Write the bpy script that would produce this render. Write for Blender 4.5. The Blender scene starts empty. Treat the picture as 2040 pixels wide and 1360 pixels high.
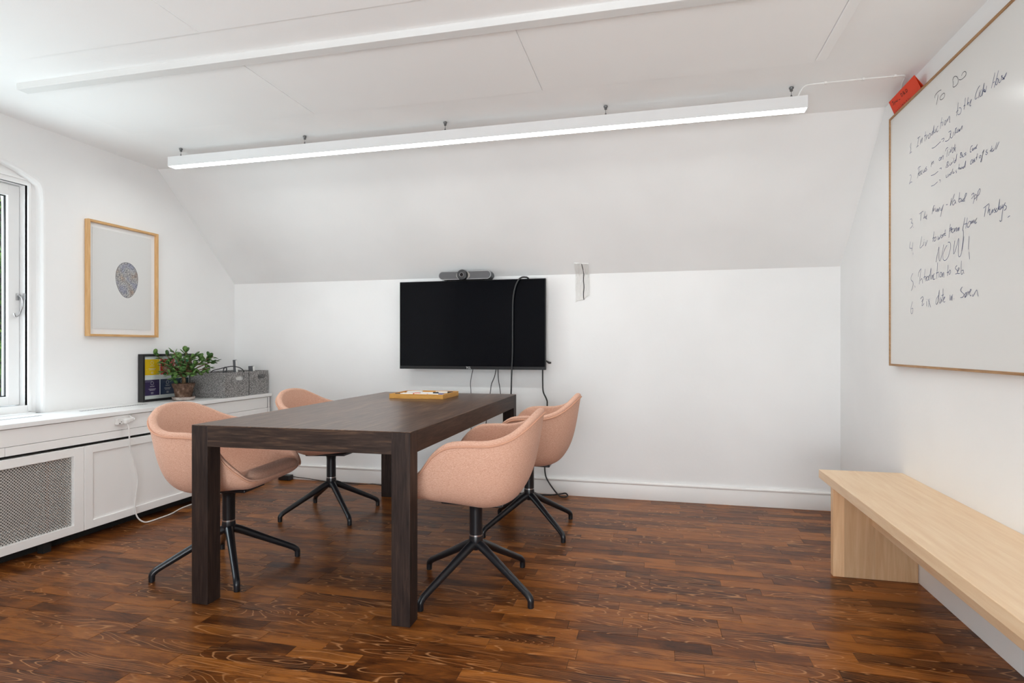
import bpy, bmesh, math, random
from mathutils import Vector, Matrix
random.seed(7)
C = bpy.context.scene.collection
PI = math.pi

# ---------------------------------------------------------------- camera, world, lights, exposure
CAM_H = 1.06
cd = bpy.data.cameras.new('camera')
cd.sensor_width = 36.0
cd.lens = 36.0 * 1177.0 / 2040.0
cd.shift_y = 12.0 / 2040.0
cd.clip_start = 0.05
cam = bpy.data.objects.new('camera', cd)
C.objects.link(cam)
cam.location = (0, 0, CAM_H)
cam.rotation_euler = (PI / 2, 0, math.atan(287.0 / 1177.0))
bpy.context.scene.camera = cam

sc = bpy.context.scene
sc.view_settings.view_transform = 'Standard'
sc.view_settings.look = 'None'
sc.view_settings.gamma = 1.0
sc.view_settings.use_curve_mapping = False
sc.view_settings.exposure = 0.04
sc.cycles.use_denoising = True
sc.cycles.max_bounces = 10
sc.cycles.diffuse_bounces = 6
sc.cycles.transparent_max_bounces = 16
sc.cycles.caustics_reflective = False
sc.cycles.caustics_refractive = False
sc.cycles.sample_clamp_indirect = 8.0

LED_STRENGTH = 23.0
FILL_LED_STRENGTH = 4.0
REAR_FILL_W = 118.0
LEFT_WINDOW_W = 31.0
WORLD_STRENGTH = 1.25

w = bpy.data.worlds.new('sky')
sc.world = w
w.use_nodes = True
nt = w.node_tree
nt.nodes.clear()
out = nt.nodes.new('ShaderNodeOutputWorld')
bg = nt.nodes.new('ShaderNodeBackground')
tc = nt.nodes.new('ShaderNodeTexCoord')
sp = nt.nodes.new('ShaderNodeSeparateXYZ')
cr = nt.nodes.new('ShaderNodeValToRGB')
cr.color_ramp.elements[0].position = 0.0
cr.color_ramp.elements[0].color = (0.85, 0.90, 0.95, 1)
cr.color_ramp.elements[1].position = 0.8
cr.color_ramp.elements[1].color = (0.30, 0.50, 0.85, 1)
nt.links.new(tc.outputs['Generated'], sp.inputs[0])
nt.links.new(sp.outputs['Z'], cr.inputs[0])
nt.links.new(cr.outputs[0], bg.inputs[0])
bg.inputs[1].default_value = WORLD_STRENGTH
nt.links.new(bg.outputs[0], out.inputs[0])

def area_light(name, loc, rot, sx, sy, power, col, portal=False):
    l = bpy.data.lights.new(name, 'AREA')
    l.shape = 'RECTANGLE'
    l.size, l.size_y = sx, sy
    l.energy = power
    l.color = col
    if portal:
        l.cycles.is_portal = True
    o = bpy.data.objects.new(name, l)
    C.objects.link(o)
    o.location = loc
    o.rotation_euler = rot
    return o

sun = bpy.data.lights.new('sun', 'SUN')
sun.energy = 4.0
sun.angle = 0.01
sun.color = (1.0, 0.95, 0.86)
so = bpy.data.objects.new('sun', sun)
C.objects.link(so)
so.rotation_euler = Vector((0.62, 0.30, 1.0)).to_track_quat('Z', 'Y').to_euler()
# added area lights: unseen fill from the rear, extra daylight at the left window
def aim(v): return Vector(v).to_track_quat('-Z', 'Y').to_euler()
area_light('rear_fill_light', (-0.15, -1.85, 0.62), aim((0, 1, 0.85)), 2.2, 1.2, REAR_FILL_W, (0.92, 0.97, 1.0))
area_light('left_daylight', (-3.72, 1.95, 1.30), aim((1, 0, 0.15)), 1.15, 1.1, LEFT_WINDOW_W, (0.84, 0.95, 1.0))

# ---------------------------------------------------------------- helpers
class MB:
    """collects shapes (world coordinates, stored relative to o) into one mesh"""
    def __init__(s, o=(0, 0, 0)):
        s.o = Vector(o); s.v = []; s.f = []; s.sm = []
    def add(s, vs, fs, smooth=False, M=None):
        b = len(s.v)
        for p in vs:
            p = Vector(p)
            if M is not None: p = M @ p
            s.v.append(p - s.o)
        for f in fs:
            s.f.append([b + i for i in f]); s.sm.append(smooth)
    def box(s, x0, x1, y0, y1, z0, z1, M=None, bev=0.0):
        x0, x1 = sorted((x0, x1)); y0, y1 = sorted((y0, y1)); z0, z1 = sorted((z0, z1))
        if bev <= 0:
            vs = [(x, y, z) for x in (x0, x1) for y in (y0, y1) for z in (z0, z1)]
            s.add(vs, [(0, 1, 3, 2), (4, 6, 7, 5), (0, 4, 5, 1), (2, 3, 7, 6), (0, 2, 6, 4), (1, 5, 7, 3)], False, M)
        else:
            bm = bmesh.new()
            bmesh.ops.create_cube(bm, size=1.0)
            for v in bm.verts:
                v.co = Vector(((x0 + x1) / 2 + v.co.x * (x1 - x0), (y0 + y1) / 2 + v.co.y * (y1 - y0), (z0 + z1) / 2 + v.co.z * (z1 - z0)))
            bmesh.ops.bevel(bm, geom=bm.edges[:], offset=bev, segments=2, profile=0.5, affect='EDGES')
            s.bm(bm, False, M)
    def bm(s, bm, smooth=False, M=None):
        bm.verts.index_update()
        s.add([v.co.copy() for v in bm.verts], [[v.index for v in f.verts] for f in bm.faces], smooth, M)
        bm.free()
    def tube(s, pts, r, n=10, sub=4, M=None, smooth_path=True, cap=True):
        pts = [Vector(p) for p in pts]
        rs = r if isinstance(r, (list, tuple)) else [r] * len(pts)
        if smooth_path and len(pts) > 2:
            pts, rs = crom(pts, sub, list(rs))
        N = len(pts)
        t0 = (pts[1] - pts[0]).normalized()
        up = Vector((0, 0, 1)) if abs(t0.z) < 0.9 else Vector((1, 0, 0))
        nrm = t0.cross(up).normalized()
        vs = []
        for i in range(N):
            if i == 0: t = pts[1] - pts[0]
            elif i == N - 1: t = pts[-1] - pts[-2]
            else: t = (pts[i + 1] - pts[i]).normalized() + (pts[i] - pts[i - 1]).normalized()
            t = t.normalized()
            nrm = (nrm - t * nrm.dot(t)).normalized()
            b = t.cross(nrm)
            for k in range(n):
                a = 2 * PI * k / n
                vs.append(pts[i] + (nrm * math.cos(a) + b * math.sin(a)) * rs[i])
        fs = [(i * n + k, i * n + (k + 1) % n, (i + 1) * n + (k + 1) % n, (i + 1) * n + k) for i in range(N - 1) for k in range(n)]
        if cap:
            fs.append(tuple(range(n - 1, -1, -1))); fs.append(tuple((N - 1) * n + k for k in range(n)))
        s.add(vs, fs, True, M)
    def lathe(s, prof, c, n=24, M=None, axis='Z'):
        c = Vector(c); vs = []; fs = []
        for (r, h) in prof:
            for k in range(n):
                a = 2 * PI * k / n
                if axis == 'Z': vs.append(c + Vector((r * math.cos(a), r * math.sin(a), h)))
                elif axis == 'Y': vs.append(c + Vector((r * math.cos(a), h, r * math.sin(a))))
                else: vs.append(c + Vector((h, r * math.cos(a), r * math.sin(a))))
        for i in range(len(prof) - 1):
            for k in range(n):
                fs.append((i * n + k, i * n + (k + 1) % n, (i + 1) * n + (k + 1) % n, (i + 1) * n + k))
        fs.append(tuple(range(n - 1, -1, -1)))
        fs.append(tuple((len(prof) - 1) * n + k for k in range(n)))
        s.add(vs, fs, True, M)
    def plate(s, outer, holes, to3, d, smooth=False):
        """flat plate from 2-D outline with holes; to3(u,v)->3-D; d = thickness vector"""
        bm = bmesh.new(); d = Vector(d)
        edges = []
        for loop in [outer] + list(holes):
            vv = [bm.verts.new(to3(*p)) for p in loop]
            edges += [bm.edges.new((vv[i], vv[(i + 1) % len(vv)])) for i in range(len(vv))]
        bmesh.ops.triangle_fill(bm, use_beauty=True, edges=edges)
        if d.length > 0:
            r = bmesh.ops.extrude_face_region(bm, geom=bm.faces[:])
            for g in r['geom']:
                if isinstance(g, bmesh.types.BMVert): g.co += d
        bmesh.ops.recalc_face_normals(bm, faces=bm.faces[:])
        s.bm(bm, smooth)
    def build(s, name, mat, parent=None, label=None, kind=None, autosmooth=40):
        me = bpy.data.meshes.new(name)
        me.from_pydata([tuple(v) for v in s.v], [], s.f)
        me.materials.append(mat)
        for p, q in zip(me.polygons, s.sm): p.use_smooth = q
        me.update()
        if any(s.sm):
            try: me.set_sharp_from_angle(angle=math.radians(autosmooth))
            except Exception: pass
        bm = bmesh.new(); bm.from_mesh(me); bmesh.ops.recalc_face_normals(bm, faces=bm.faces[:]); bm.to_mesh(me); bm.free()
        o = bpy.data.objects.new(name, me)
        C.objects.link(o)
        if parent: o.parent = parent
        else: o.location = s.o
        if label: o['label'] = label
        if kind: o['kind'] = kind
        return o

def crom(pts, sub, rs=None):
    P = [Vector(p) for p in pts]; N = len(P); o = []; ro = []
    for i in range(N - 1):
        p0 = P[max(i - 1, 0)]; p1 = P[i]; p2 = P[i + 1]; p3 = P[min(i + 2, N - 1)]
        for k in range(sub):
            t = k / sub
            o.append(0.5 * ((2 * p1) + (p2 - p0) * t + (2 * p0 - 5 * p1 + 4 * p2 - p3) * t * t + (3 * p1 - p0 - 3 * p2 + p3) * t ** 3))
            if rs: ro.append(rs[i] * (1 - t) + rs[i + 1] * t)
    o.append(P[-1])
    if rs: ro.append(rs[-1])
    return o, ro

def tag(o, label, cat, group=None):
    o['label'] = label; o['category'] = cat
    if group: o['group'] = group
    return o
def thing(name, label, cat, loc=(0, 0, 0), rz=0, group=None):
    o = bpy.data.objects.new(name, None); C.objects.link(o)
    o.empty_display_size = 0.1
    o.location = loc; o.rotation_euler = (0, 0, rz)
    return tag(o, label, cat, group)
def structure(name, loc=(0, 0, 0)):
    o = bpy.data.objects.new(name, None); C.objects.link(o)
    o.location = loc; o['kind'] = 'structure'
    return o

# ---------------------------------------------------------------- materials
def srgb(r, g, b):
    f = lambda c: (c / 255 / 12.92) if c / 255 <= 0.04045 else ((c / 255 + 0.055) / 1.055) ** 2.4
    return (f(r), f(g), f(b), 1.0)
def newmat(name, col, rough=0.5, metal=0.0, spec=0.5, emit=None, es=0.0):
    m = bpy.data.materials.new(name); m.use_nodes = True
    b = m.node_tree.nodes['Principled BSDF']
    b.inputs['Base Color'].default_value = col
    b.inputs['Roughness'].default_value = rough
    b.inputs['Metallic'].default_value = metal
    b.inputs['Specular IOR Level'].default_value = spec
    if emit:
        b.inputs['Emission Color'].default_value = emit
        b.inputs['Emission Strength'].default_value = es
    return m, m.node_tree, b
def N(nt, t, **kw):
    n = nt.nodes.new(t)
    for k, v in kw.items():
        if k in n.inputs: n.inputs[k].default_value = v
        else: setattr(n, k, v)
    return n
def coords(nt, scale=(1, 1, 1), kind='Object', extra=None):
    t = N(nt, 'ShaderNodeTexCoord'); mp = N(nt, 'ShaderNodeMapping')
    mp.inputs['Scale'].default_value = scale
    nt.links.new(t.outputs[kind], mp.inputs[0])
    return mp
def ramp(nt, stops, src):
    r = N(nt, 'ShaderNodeValToRGB'); e = r.color_ramp.elements
    while len(e) < len(stops): e.new(0.5)
    for el, (p, c) in zip(e, stops):
        el.position = p; el.color = c
    nt.links.new(src, r.inputs[0]); return r
def bump(nt, b, src, strength=0.2, dist=0.002):
    n = N(nt, 'ShaderNodeBump', Strength=strength, Distance=dist)
    nt.links.new(src, n.inputs['Height']); nt.links.new(n.outputs[0], b.inputs['Normal'])

M = {}
def paint(name, col, rough=0.6, bs=0.15, scale=60, var=0.03):
    m, nt, b = newmat(name, col, rough, spec=0.3)
    mp = coords(nt)
    n = N(nt, 'ShaderNodeTexNoise', Scale=scale, Detail=4.0); nt.links.new(mp.outputs[0], n.inputs['Vector'])
    bump(nt, b, n.outputs['Fac'], bs, 0.002)
    n2 = N(nt, 'ShaderNodeTexNoise', Scale=1.3, Detail=3.0); nt.links.new(mp.outputs[0], n2.inputs['Vector'])
    lo = tuple(c * (1 - var) for c in col[:3]) + (1,); hi = tuple(min(1, c * (1 + var)) for c in col[:3]) + (1,)
    r = ramp(nt, [(0.35, lo), (0.65, hi)], n2.outputs['Fac']); nt.links.new(r.outputs[0], b.inputs['Base Color'])
    return m
M['wall'] = paint('wall_paint', (0.86, 0.86, 0.855, 1), 0.7, 0.25, 45)
M['ceil'] = paint('ceiling_paint', (0.91, 0.91, 0.905, 1), 0.75, 0.1, 60)
M['panel'] = paint('panel_paint', (0.91, 0.91, 0.905, 1), 0.75, 0.15, 300, 0.01)
M['shaded_batten'] = paint('batten_shade_tone', (0.74, 0.74, 0.73, 1), 0.75, 0.1, 60)  # greyer than the ceiling to put the batten's shade into its colour
M['trim'] = paint('trim_paint', (0.90, 0.895, 0.88, 1), 0.35, 0.08, 25)
M['white'] = paint('white_gloss_paint', (0.87, 0.87, 0.865, 1), 0.3, 0.05, 20)
M['plaster'] = paint('rough_plaster', (0.74, 0.73, 0.71, 1), 0.9, 1.0, 160, 0.08)
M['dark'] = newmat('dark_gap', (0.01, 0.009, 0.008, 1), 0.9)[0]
M['black'] = newmat('black_plastic', (0.012, 0.012, 0.013, 1), 0.4)[0]
M['cord'] = newmat('black_rubber', (0.015, 0.015, 0.016, 1), 0.5)[0]
M['grey_cord'] = newmat('grey_cord', (0.12, 0.12, 0.13, 1), 0.5)[0]
M['white_cord'] = newmat('white_plastic', (0.80, 0.79, 0.77, 1), 0.35)[0]
M['chrome'] = newmat('brushed_metal', (0.55, 0.55, 0.56, 1), 0.28, 1.0)[0]
M['powder'] = newmat('black_powder_coat', (0.010, 0.011, 0.014, 1), 0.30, 0.0, 0.5)[0]
M['mount'] = newmat('dull_steel', (0.16, 0.16, 0.16, 1), 0.4, 0.6)[0]
M['mesh'] = newmat('grey_painted_metal', srgb(196, 193, 188), 0.45, 0.1)[0]
M['radiator'] = newmat('radiator_enamel', srgb(96, 93, 88), 0.5)[0]
M['copper'] = newmat('copper_pipe', srgb(150, 95, 60), 0.4, 0.6)[0]
M['led'] = newmat('led_diffuser', (0.9, 0.9, 0.9, 1), 0.5, emit=(0.97, 1.0, 0.985, 1), es=LED_STRENGTH)[0]
M['added_fill_led'] = newmat('fill_led_diffuser', (0.9, 0.9, 0.9, 1), 0.5, emit=(1.0, 0.98, 0.95, 1), es=FILL_LED_STRENGTH)[0]
M['lamp'] = newmat('lamp_housing', (0.74, 0.74, 0.74, 1), 0.35)[0]
M['screen'] = newmat('tv_screen', (0.002, 0.0025, 0.004, 1), 0.09, 0, 0.12)[0]
M['bezel'] = newmat('tv_bezel', (0.012, 0.012, 0.013, 1), 0.4, spec=0.3)[0]
M['board'] = newmat('whiteboard_enamel', (0.74, 0.735, 0.715, 1), 0.22, 0, 0.35)[0]
M['ink'] = newmat('marker_ink', srgb(70, 82, 122), 0.6)[0]
M['inkdark'] = newmat('marker_ink_dark', srgb(58, 60, 72), 0.6)[0]
M['redcard'] = newmat('red_card', srgb(222, 62, 22), 0.7)[0]
M['black_ink'] = newmat('black_ink', srgb(48, 14, 8), 0.7)[0]
M['paper'] = newmat('white_paper', (0.78, 0.78, 0.76, 1), 0.8)[0]
M['slate'] = newmat('slate_plastic', srgb(80, 82, 86), 0.45)[0]
M['logo'] = newmat('logo_white', (0.8, 0.8, 0.8, 1), 0.5)[0]

def wood(name, c0, c1, c2, scale, rough=0.35, axis=0, grain=1.0, spec=0.5, strips=None):
    """fine straight-grained wood; axis = grain direction"""
    m, nt, b = newmat(name, c1, rough, spec=spec)
    s = [scale * 14] * 3; s[axis] = scale
    mp = coords(nt, tuple(s))
    n = N(nt, 'ShaderNodeTexNoise', Scale=2.2, Detail=8.0, Roughness=0.6, Distortion=0.6 * grain)
    nt.links.new(mp.outputs[0], n.inputs['Vector'])
    r = ramp(nt, [(0.30, c0), (0.52, c1), (0.72, c2)], n.outputs['Fac'])
    col = r.outputs[0]
    if strips:
        wd, ln, across = strips
        mp2 = coords(nt)
        br = N(nt, 'ShaderNodeTexBrick')
        br.inputs['Color1'].default_value = (0.72, 0.72, 0.72, 1); br.inputs['Color2'].default_value = (1.25, 1.25, 1.25, 1)
        br.inputs['Mortar'].default_value = (0.6, 0.6, 0.6, 1); br.inputs['Mortar Size'].default_value = 0.0006
        br.inputs['Scale'].default_value = 1.0; br.inputs['Brick Width'].default_value = ln; br.inputs['Row Height'].default_value = wd
        br.offset = 0.37; br.squash = 1.0
        sx = N(nt, 'ShaderNodeSeparateXYZ'); cb = N(nt, 'ShaderNodeCombineXYZ')
        nt.links.new(mp2.outputs[0], sx.inputs[0])
        nt.links.new(sx.outputs[axis], cb.inputs[0]); nt.links.new(sx.outputs[across], cb.inputs[1])
        nt.links.new(cb.outputs[0], br.inputs['Vector'])
        mx = N(nt, 'ShaderNodeMix', data_type='RGBA', blend_type='MULTIPLY'); mx.inputs[0].default_value = 0.6
        nt.links.new(col, mx.inputs[6]); nt.links.new(br.outputs['Color'], mx.inputs[7]); col = mx.outputs[2]
    nt.links.new(col, b.inputs['Base Color'])
    bump(nt, b, n.outputs['Fac'], 0.15, 0.001)
    return m
wng = (srgb(34, 25, 22), srgb(58, 44, 37), srgb(92, 70, 54))
M['wenge_x'] = wood('wenge_rail', *wng, 3.0, 0.5, 0, spec=0.25)
M['wenge_y'] = wood('wenge_side', *[srgb(36, 26, 22), srgb(56, 42, 35), srgb(80, 60, 47)], 3.0, 0.5, 1, spec=0.25)
M['wenge_z'] = wood('wenge_leg', *[srgb(28, 20, 18), srgb(45, 34, 30), srgb(66, 50, 42)], 3.0, 0.5, 2, spec=0.25)
M['wenge_top'] = wood('wenge_top', srgb(58, 42, 34), srgb(92, 68, 54), srgb(134, 104, 82), 2.2, 0.32, 1, 1.0, 0.55, (0.045, 0.55, 0))
mp_ = (srgb(231, 196, 156), srgb(239, 208, 170), srgb(245, 218, 182))
M['maple_y'] = wood('maple_top', *mp_, 1.6, 0.42, 1)
M['maple_z'] = wood('maple_panel', srgb(210, 168, 126), srgb(220, 182, 140), srgb(230, 194, 154), 1.6, 0.45, 2, strips=(0.125, 9.0, 0))
M['oak_z'] = wood('oak_frame_upright', srgb(196, 150, 98), srgb(214, 170, 116), srgb(226, 188, 138), 4, 0.5, 2)
M['oak_y'] = wood('oak_frame_rail', srgb(186, 140, 88), srgb(206, 162, 108), srgb(222, 182, 130), 4, 0.5, 1)
M['oak_board'] = wood('oak_board_frame', srgb(140, 102, 64), srgb(166, 124, 80), srgb(188, 146, 98), 4, 0.5, 1)
M['tray'] = wood('bamboo_tray', srgb(196, 138, 60), srgb(216, 160, 78), srgb(228, 176, 96), 5, 0.45, 0)

def floor_mat():
    m, nt, b = newmat('stained_beech_floor', srgb(100, 62, 38), 0.28, spec=0.14)
    at = N(nt, 'ShaderNodeAttribute', attribute_name='rnd')
    sx = N(nt, 'ShaderNodeSeparateColor'); nt.links.new(at.outputs['Color'], sx.inputs[0])
    tc = N(nt, 'ShaderNodeTexCoord')
    off = N(nt, 'ShaderNodeVectorMath', operation='SCALE'); nt.links.new(at.outputs['Color'], off.inputs[0]); off.inputs['Scale'].default_value = 37.0
    add = N(nt, 'ShaderNodeVectorMath', operation='ADD'); nt.links.new(tc.outputs['Object'], add.inputs[0]); nt.links.new(off.outputs[0], add.inputs[1])
    def mapped(scale):
        mp = N(nt, 'ShaderNodeMapping'); mp.inputs['Scale'].default_value = scale; nt.links.new(add.outputs[0], mp.inputs[0]); return mp
    # fine grain
    g = N(nt, 'ShaderNodeTexNoise', Scale=1.0, Detail=7.0, Roughness=0.65); nt.links.new(mapped((14, 190, 190)).outputs[0], g.inputs['Vector'])
    # blotchy stain
    bl = N(nt, 'ShaderNodeTexNoise', Scale=1.0, Detail=4.0, Roughness=0.6, Distortion=0.8); nt.links.new(mapped((5, 16, 16)).outputs[0], bl.inputs['Vector'])
    # cathedral lines: contour lines of a stretched noise field
    ct = N(nt, 'ShaderNodeTexNoise', Scale=1.0, Detail=1.0, Roughness=0.3); nt.links.new(mapped((1.9, 12, 12)).outputs[0], ct.inputs['Vector'])
    mu = N(nt, 'ShaderNodeMath', operation='MULTIPLY'); mu.inputs[1].default_value = 20.0; nt.links.new(ct.outputs['Fac'], mu.inputs[0])
    fr = N(nt, 'ShaderNodeMath', operation='FRACT'); nt.links.new(mu.outputs[0], fr.inputs[0])
    ln = ramp(nt, [(0.0, (0, 0, 0, 1)), (0.78, (0, 0, 0, 1)), (0.91, (1, 1, 1, 1)), (1.0, (0, 0, 0, 1))], fr.outputs[0])
    # only some strips show the lines
    gt = N(nt, 'ShaderNodeMapRange'); gt.inputs['From Min'].default_value = 0.35; gt.inputs['From Max'].default_value = 0.6
    nt.links.new(sx.outputs[1], gt.inputs[0])
    lm = N(nt, 'ShaderNodeMath', operation='MULTIPLY'); nt.links.new(ln.outputs[0], lm.inputs[0]); nt.links.new(gt.outputs[0], lm.inputs[1])
    lm2 = N(nt, 'ShaderNodeMath', operation='MULTIPLY'); lm2.inputs[1].default_value = 0.8; nt.links.new(lm.outputs[0], lm2.inputs[0])
    # value = 0.5*blotch + .3*tone + .2*grain
    v1 = N(nt, 'ShaderNodeMath', operation='MULTIPLY_ADD'); v1.inputs[1].default_value = 0.24; v1.inputs[2].default_value = 0.02
    nt.links.new(sx.outputs[0], v1.inputs[0])
    v2 = N(nt, 'ShaderNodeMath', operation='MULTIPLY_ADD'); v2.inputs[1].default_value = 0.66; nt.links.new(bl.outputs['Fac'], v2.inputs[0]); nt.links.new(v1.outputs[0], v2.inputs[2])
    v3 = N(nt, 'ShaderNodeMath', operation='MULTIPLY_ADD'); v3.inputs[1].default_value = 0.42; nt.links.new(g.outputs['Fac'], v3.inputs[0]); nt.links.new(v2.outputs[0], v3.inputs[2])
    r = ramp(nt, [(0.38, srgb(36, 17, 8)), (0.52, srgb(72, 38, 16)), (0.66, srgb(110, 62, 26)), (0.84, srgb(156, 94, 40))], v3.outputs[0])
    mx = N(nt, 'ShaderNodeMix', data_type='RGBA', blend_type='MIX')
    nt.links.new(lm2.outputs[0], mx.inputs[0]); nt.links.new(r.outputs[0], mx.inputs[6]); mx.inputs[7].default_value = srgb(196, 140, 92)
    nt.links.new(mx.outputs[2], b.inputs['Base Color'])
    bump(nt, b, g.outputs['Fac'], 0.12, 0.0006)
    return m
M['floor'] = floor_mat()

def fabric():
    m, nt, b = newmat('pink_wool_fabric', srgb(218, 174, 152), 0.9, spec=0.15)
    b.inputs['Sheen Weight'].default_value = 0.08
    b.inputs['Sheen Roughness'].default_value = 0.5
    mpa = coords(nt, (130, 130, 1300)); mpb = coords(nt, (1300, 1300, 160))
    a = N(nt, 'ShaderNodeTexNoise', Scale=1.0, Detail=2.0); nt.links.new(mpa.outputs[0], a.inputs['Vector'])
    c = N(nt, 'ShaderNodeTexNoise', Scale=1.0, Detail=2.0); nt.links.new(mpb.outputs[0], c.inputs['Vector'])
    ad = N(nt, 'ShaderNodeMath', operation='ADD'); nt.links.new(a.outputs['Fac'], ad.inputs[0]); nt.links.new(c.outputs['Fac'], ad.inputs[1])
    hf = N(nt, 'ShaderNodeMath', operation='MULTIPLY'); hf.inputs[1].default_value = 0.5; nt.links.new(ad.outputs[0], hf.inputs[0])
    r = ramp(nt, [(0.34, srgb(190, 140, 116)), (0.50, srgb(214, 168, 145)), (0.66, srgb(233, 197, 177))], hf.outputs[0])
    nt.links.new(r.outputs[0], b.inputs['Base Color'])
    bump(nt, b, hf.outputs[0], 0.35, 0.001)
    return m
M['fabric'] = fabric()
M['piping'] = newmat('pink_piping', srgb(210, 160, 134), 0.85, spec=0.15)[0]

def speckle(name, stops, scale, rough, bs=0.5):
    m, nt, b = newmat(name, stops[1][1], rough, spec=0.2)
    mp = coords(nt)
    n = N(nt, 'ShaderNodeTexNoise', Scale=scale, Detail=5.0, Roughness=0.7); nt.links.new(mp.outputs[0], n.inputs['Vector'])
    r = ramp(nt, stops, n.outputs['Fac']); nt.links.new(r.outputs[0], b.inputs['Base Color'])
    bump(nt, b, n.outputs['Fac'], bs, 0.001)
    return m
M['felt'] = speckle('grey_felt', [(0.40, srgb(84, 83, 84)), (0.5, srgb(134, 132, 131)), (0.60, srgb(182, 180, 178))], 190, 0.95)
M['terracotta'] = speckle('aged_clay', [(0.38, srgb(72, 54, 44)), (0.52, srgb(104, 80, 66)), (0.68, srgb(150, 130, 116))], 26, 0.85)
M['saucer'] = speckle('pale_clay', [(0.4, srgb(150, 136, 128)), (0.52, srgb(176, 164, 156)), (0.66, srgb(196, 188, 182))], 40, 0.85)
M['leaf'] = speckle('jade_leaf', [(0.35, srgb(58, 90, 44)), (0.52, srgb(96, 134, 68)), (0.68, srgb(150, 178, 112))], 30, 0.35, 0.05)
M['leaf_dark'] = speckle('jade_leaf_dark', [(0.35, srgb(34, 56, 30)), (0.52, srgb(60, 94, 46)), (0.68, srgb(100, 134, 74))], 30, 0.35, 0.05)
M['stem'] = speckle('jade_stem', [(0.38, srgb(84, 66, 48)), (0.5, srgb(118, 96, 70)), (0.66, srgb(150, 128, 96))], 60, 0.8)
M['soil'] = speckle('potting_soil', [(0.38, srgb(28, 20, 15)), (0.5, srgb(44, 33, 25)), (0.66, srgb(70, 54, 42))], 90, 0.95)
M['tree_leaf'] = speckle('garden_leaves', [(0.35, srgb(36, 66, 22)), (0.5, srgb(84, 126, 42)), (0.68, srgb(160, 186, 82))], 1.6, 0.5, 0.05)
M['bark'] = speckle('garden_bark', [(0.38, srgb(52, 42, 34)), (0.5, srgb(80, 66, 54)), (0.66, srgb(110, 96, 80))], 12, 0.9)
M['render'] = speckle('garden_wall_render', [(0.38, srgb(184, 182, 176)), (0.5, srgb(198, 196, 190)), (0.66, srgb(210, 208, 203))], 8, 0.9)
M['grass'] = speckle('garden_lawn', [(0.38, srgb(40, 66, 26)), (0.5, srgb(64, 96, 36)), (0.66, srgb(96, 124, 52))], 3, 0.9)

def glassmat():
    m = bpy.data.materials.new('window_glass'); m.use_nodes = True; nt = m.node_tree; nt.nodes.clear()
    o = N(nt, 'ShaderNodeOutputMaterial'); t = N(nt, 'ShaderNodeBsdfTransparent'); g = N(nt, 'ShaderNodeBsdfGlossy', Roughness=0.02)
    lw = N(nt, 'ShaderNodeLayerWeight'); p5 = N(nt, 'ShaderNodeMath', operation='POWER'); p5.inputs[1].default_value = 4.0
    f = N(nt, 'ShaderNodeMath', operation='MULTIPLY_ADD'); f.inputs[1].default_value = 0.8; f.inputs[2].default_value = 0.03
    nt.links.new(lw.outputs['Facing'], p5.inputs[0]); nt.links.new(p5.outputs[0], f.inputs[0]); mx = N(nt, 'ShaderNodeMixShader')
    t.inputs[0].default_value = (0.95, 0.97, 0.97, 1)
    nt.links.new(f.outputs[0], mx.inputs[0]); nt.links.new(t.outputs[0], mx.inputs[1]); nt.links.new(g.outputs[0], mx.inputs[2]); nt.links.new(mx.outputs[0], o.inputs[0])
    return m
M['glass'] = glassmat()

def eggmat():
    """speckled egg print: flat print, pattern over local object coordinates"""
    m, nt, b = newmat('egg_print', (0.6, 0.6, 0.6, 1), 0.7, spec=0.2)
    mp = coords(nt)
    n = N(nt, 'ShaderNodeTexNoise', Scale=150.0, Detail=6.0, Roughness=0.75); nt.links.new(mp.outputs[0], n.inputs['Vector'])
    n2 = N(nt, 'ShaderNodeTexNoise', Scale=16.0, Detail=3.0); nt.links.new(mp.outputs[0], n2.inputs['Vector'])
    r1 = ramp(nt, [(0.36, srgb(70, 69, 78)), (0.49, srgb(160, 160, 166)), (0.62, srgb(226, 224, 222))], n.outputs['Fac'])
    r2 = ramp(nt, [(0.36, srgb(206, 210, 228)), (0.48, srgb(232, 232, 230)), (0.58, srgb(234, 230, 220)), (0.70, srgb(234, 204, 178))], n2.outputs['Fac'])
    mx = N(nt, 'ShaderNodeMix', data_type='RGBA', blend_type='MULTIPLY'); mx.inputs[0].default_value = 0.85
    nt.links.new(r1.outputs[0], mx.inputs[6]); nt.links.new(r2.outputs[0], mx.inputs[7])
    nt.links.new(mx.outputs[2], b.inputs['Base Color'])
    return m
M['egg'] = eggmat()
# ================================================================ ROOM SHELL
XL, XR, YB, YR = -3.40, 1.16, 4.22, -1.60
ZC, ZK, YS = 2.31, 1.585, 3.444          # ceiling height, knee-wall height, where the slope meets the ceiling
T = 0.25

# floor slab below the boards, then the strips
fl = MB(); fl.box(XL - T, XR + T, YR - T, YB + T, -0.10, -0.012)
floor = fl.build('floor', M['dark']); floor['kind'] = 'structure'
S_, C_ = math.sin(math.atan(287 / 1177.)), math.cos(math.atan(287 / 1177.))
def proj(x, y, z):
    zc = -x * S_ + y * C_; xc = x * C_ + y * S_
    if zc < 0.2: return None
    return (1020 + 1177 * xc / zc, 692 - 1177 * (z - CAM_H) / zc)
rp = random.Random(11)
strips = []
ROW = 0.0706
y = YR; row = 0
while y < YB - 0.001:
    y1 = min(y + ROW, YB)
    x = XL - rp.uniform(0, 0.4)
    while x < XR:
        ln = rp.choice((0.26, 0.32, 0.36, 0.42, 0.47, 0.54))
        a, b_ = max(x, XL), min(x + ln, XR)
        if b_ - a > 0.02: strips.append((a, b_, y, y1))
        x += ln
    y = y1; row += 1
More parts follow.
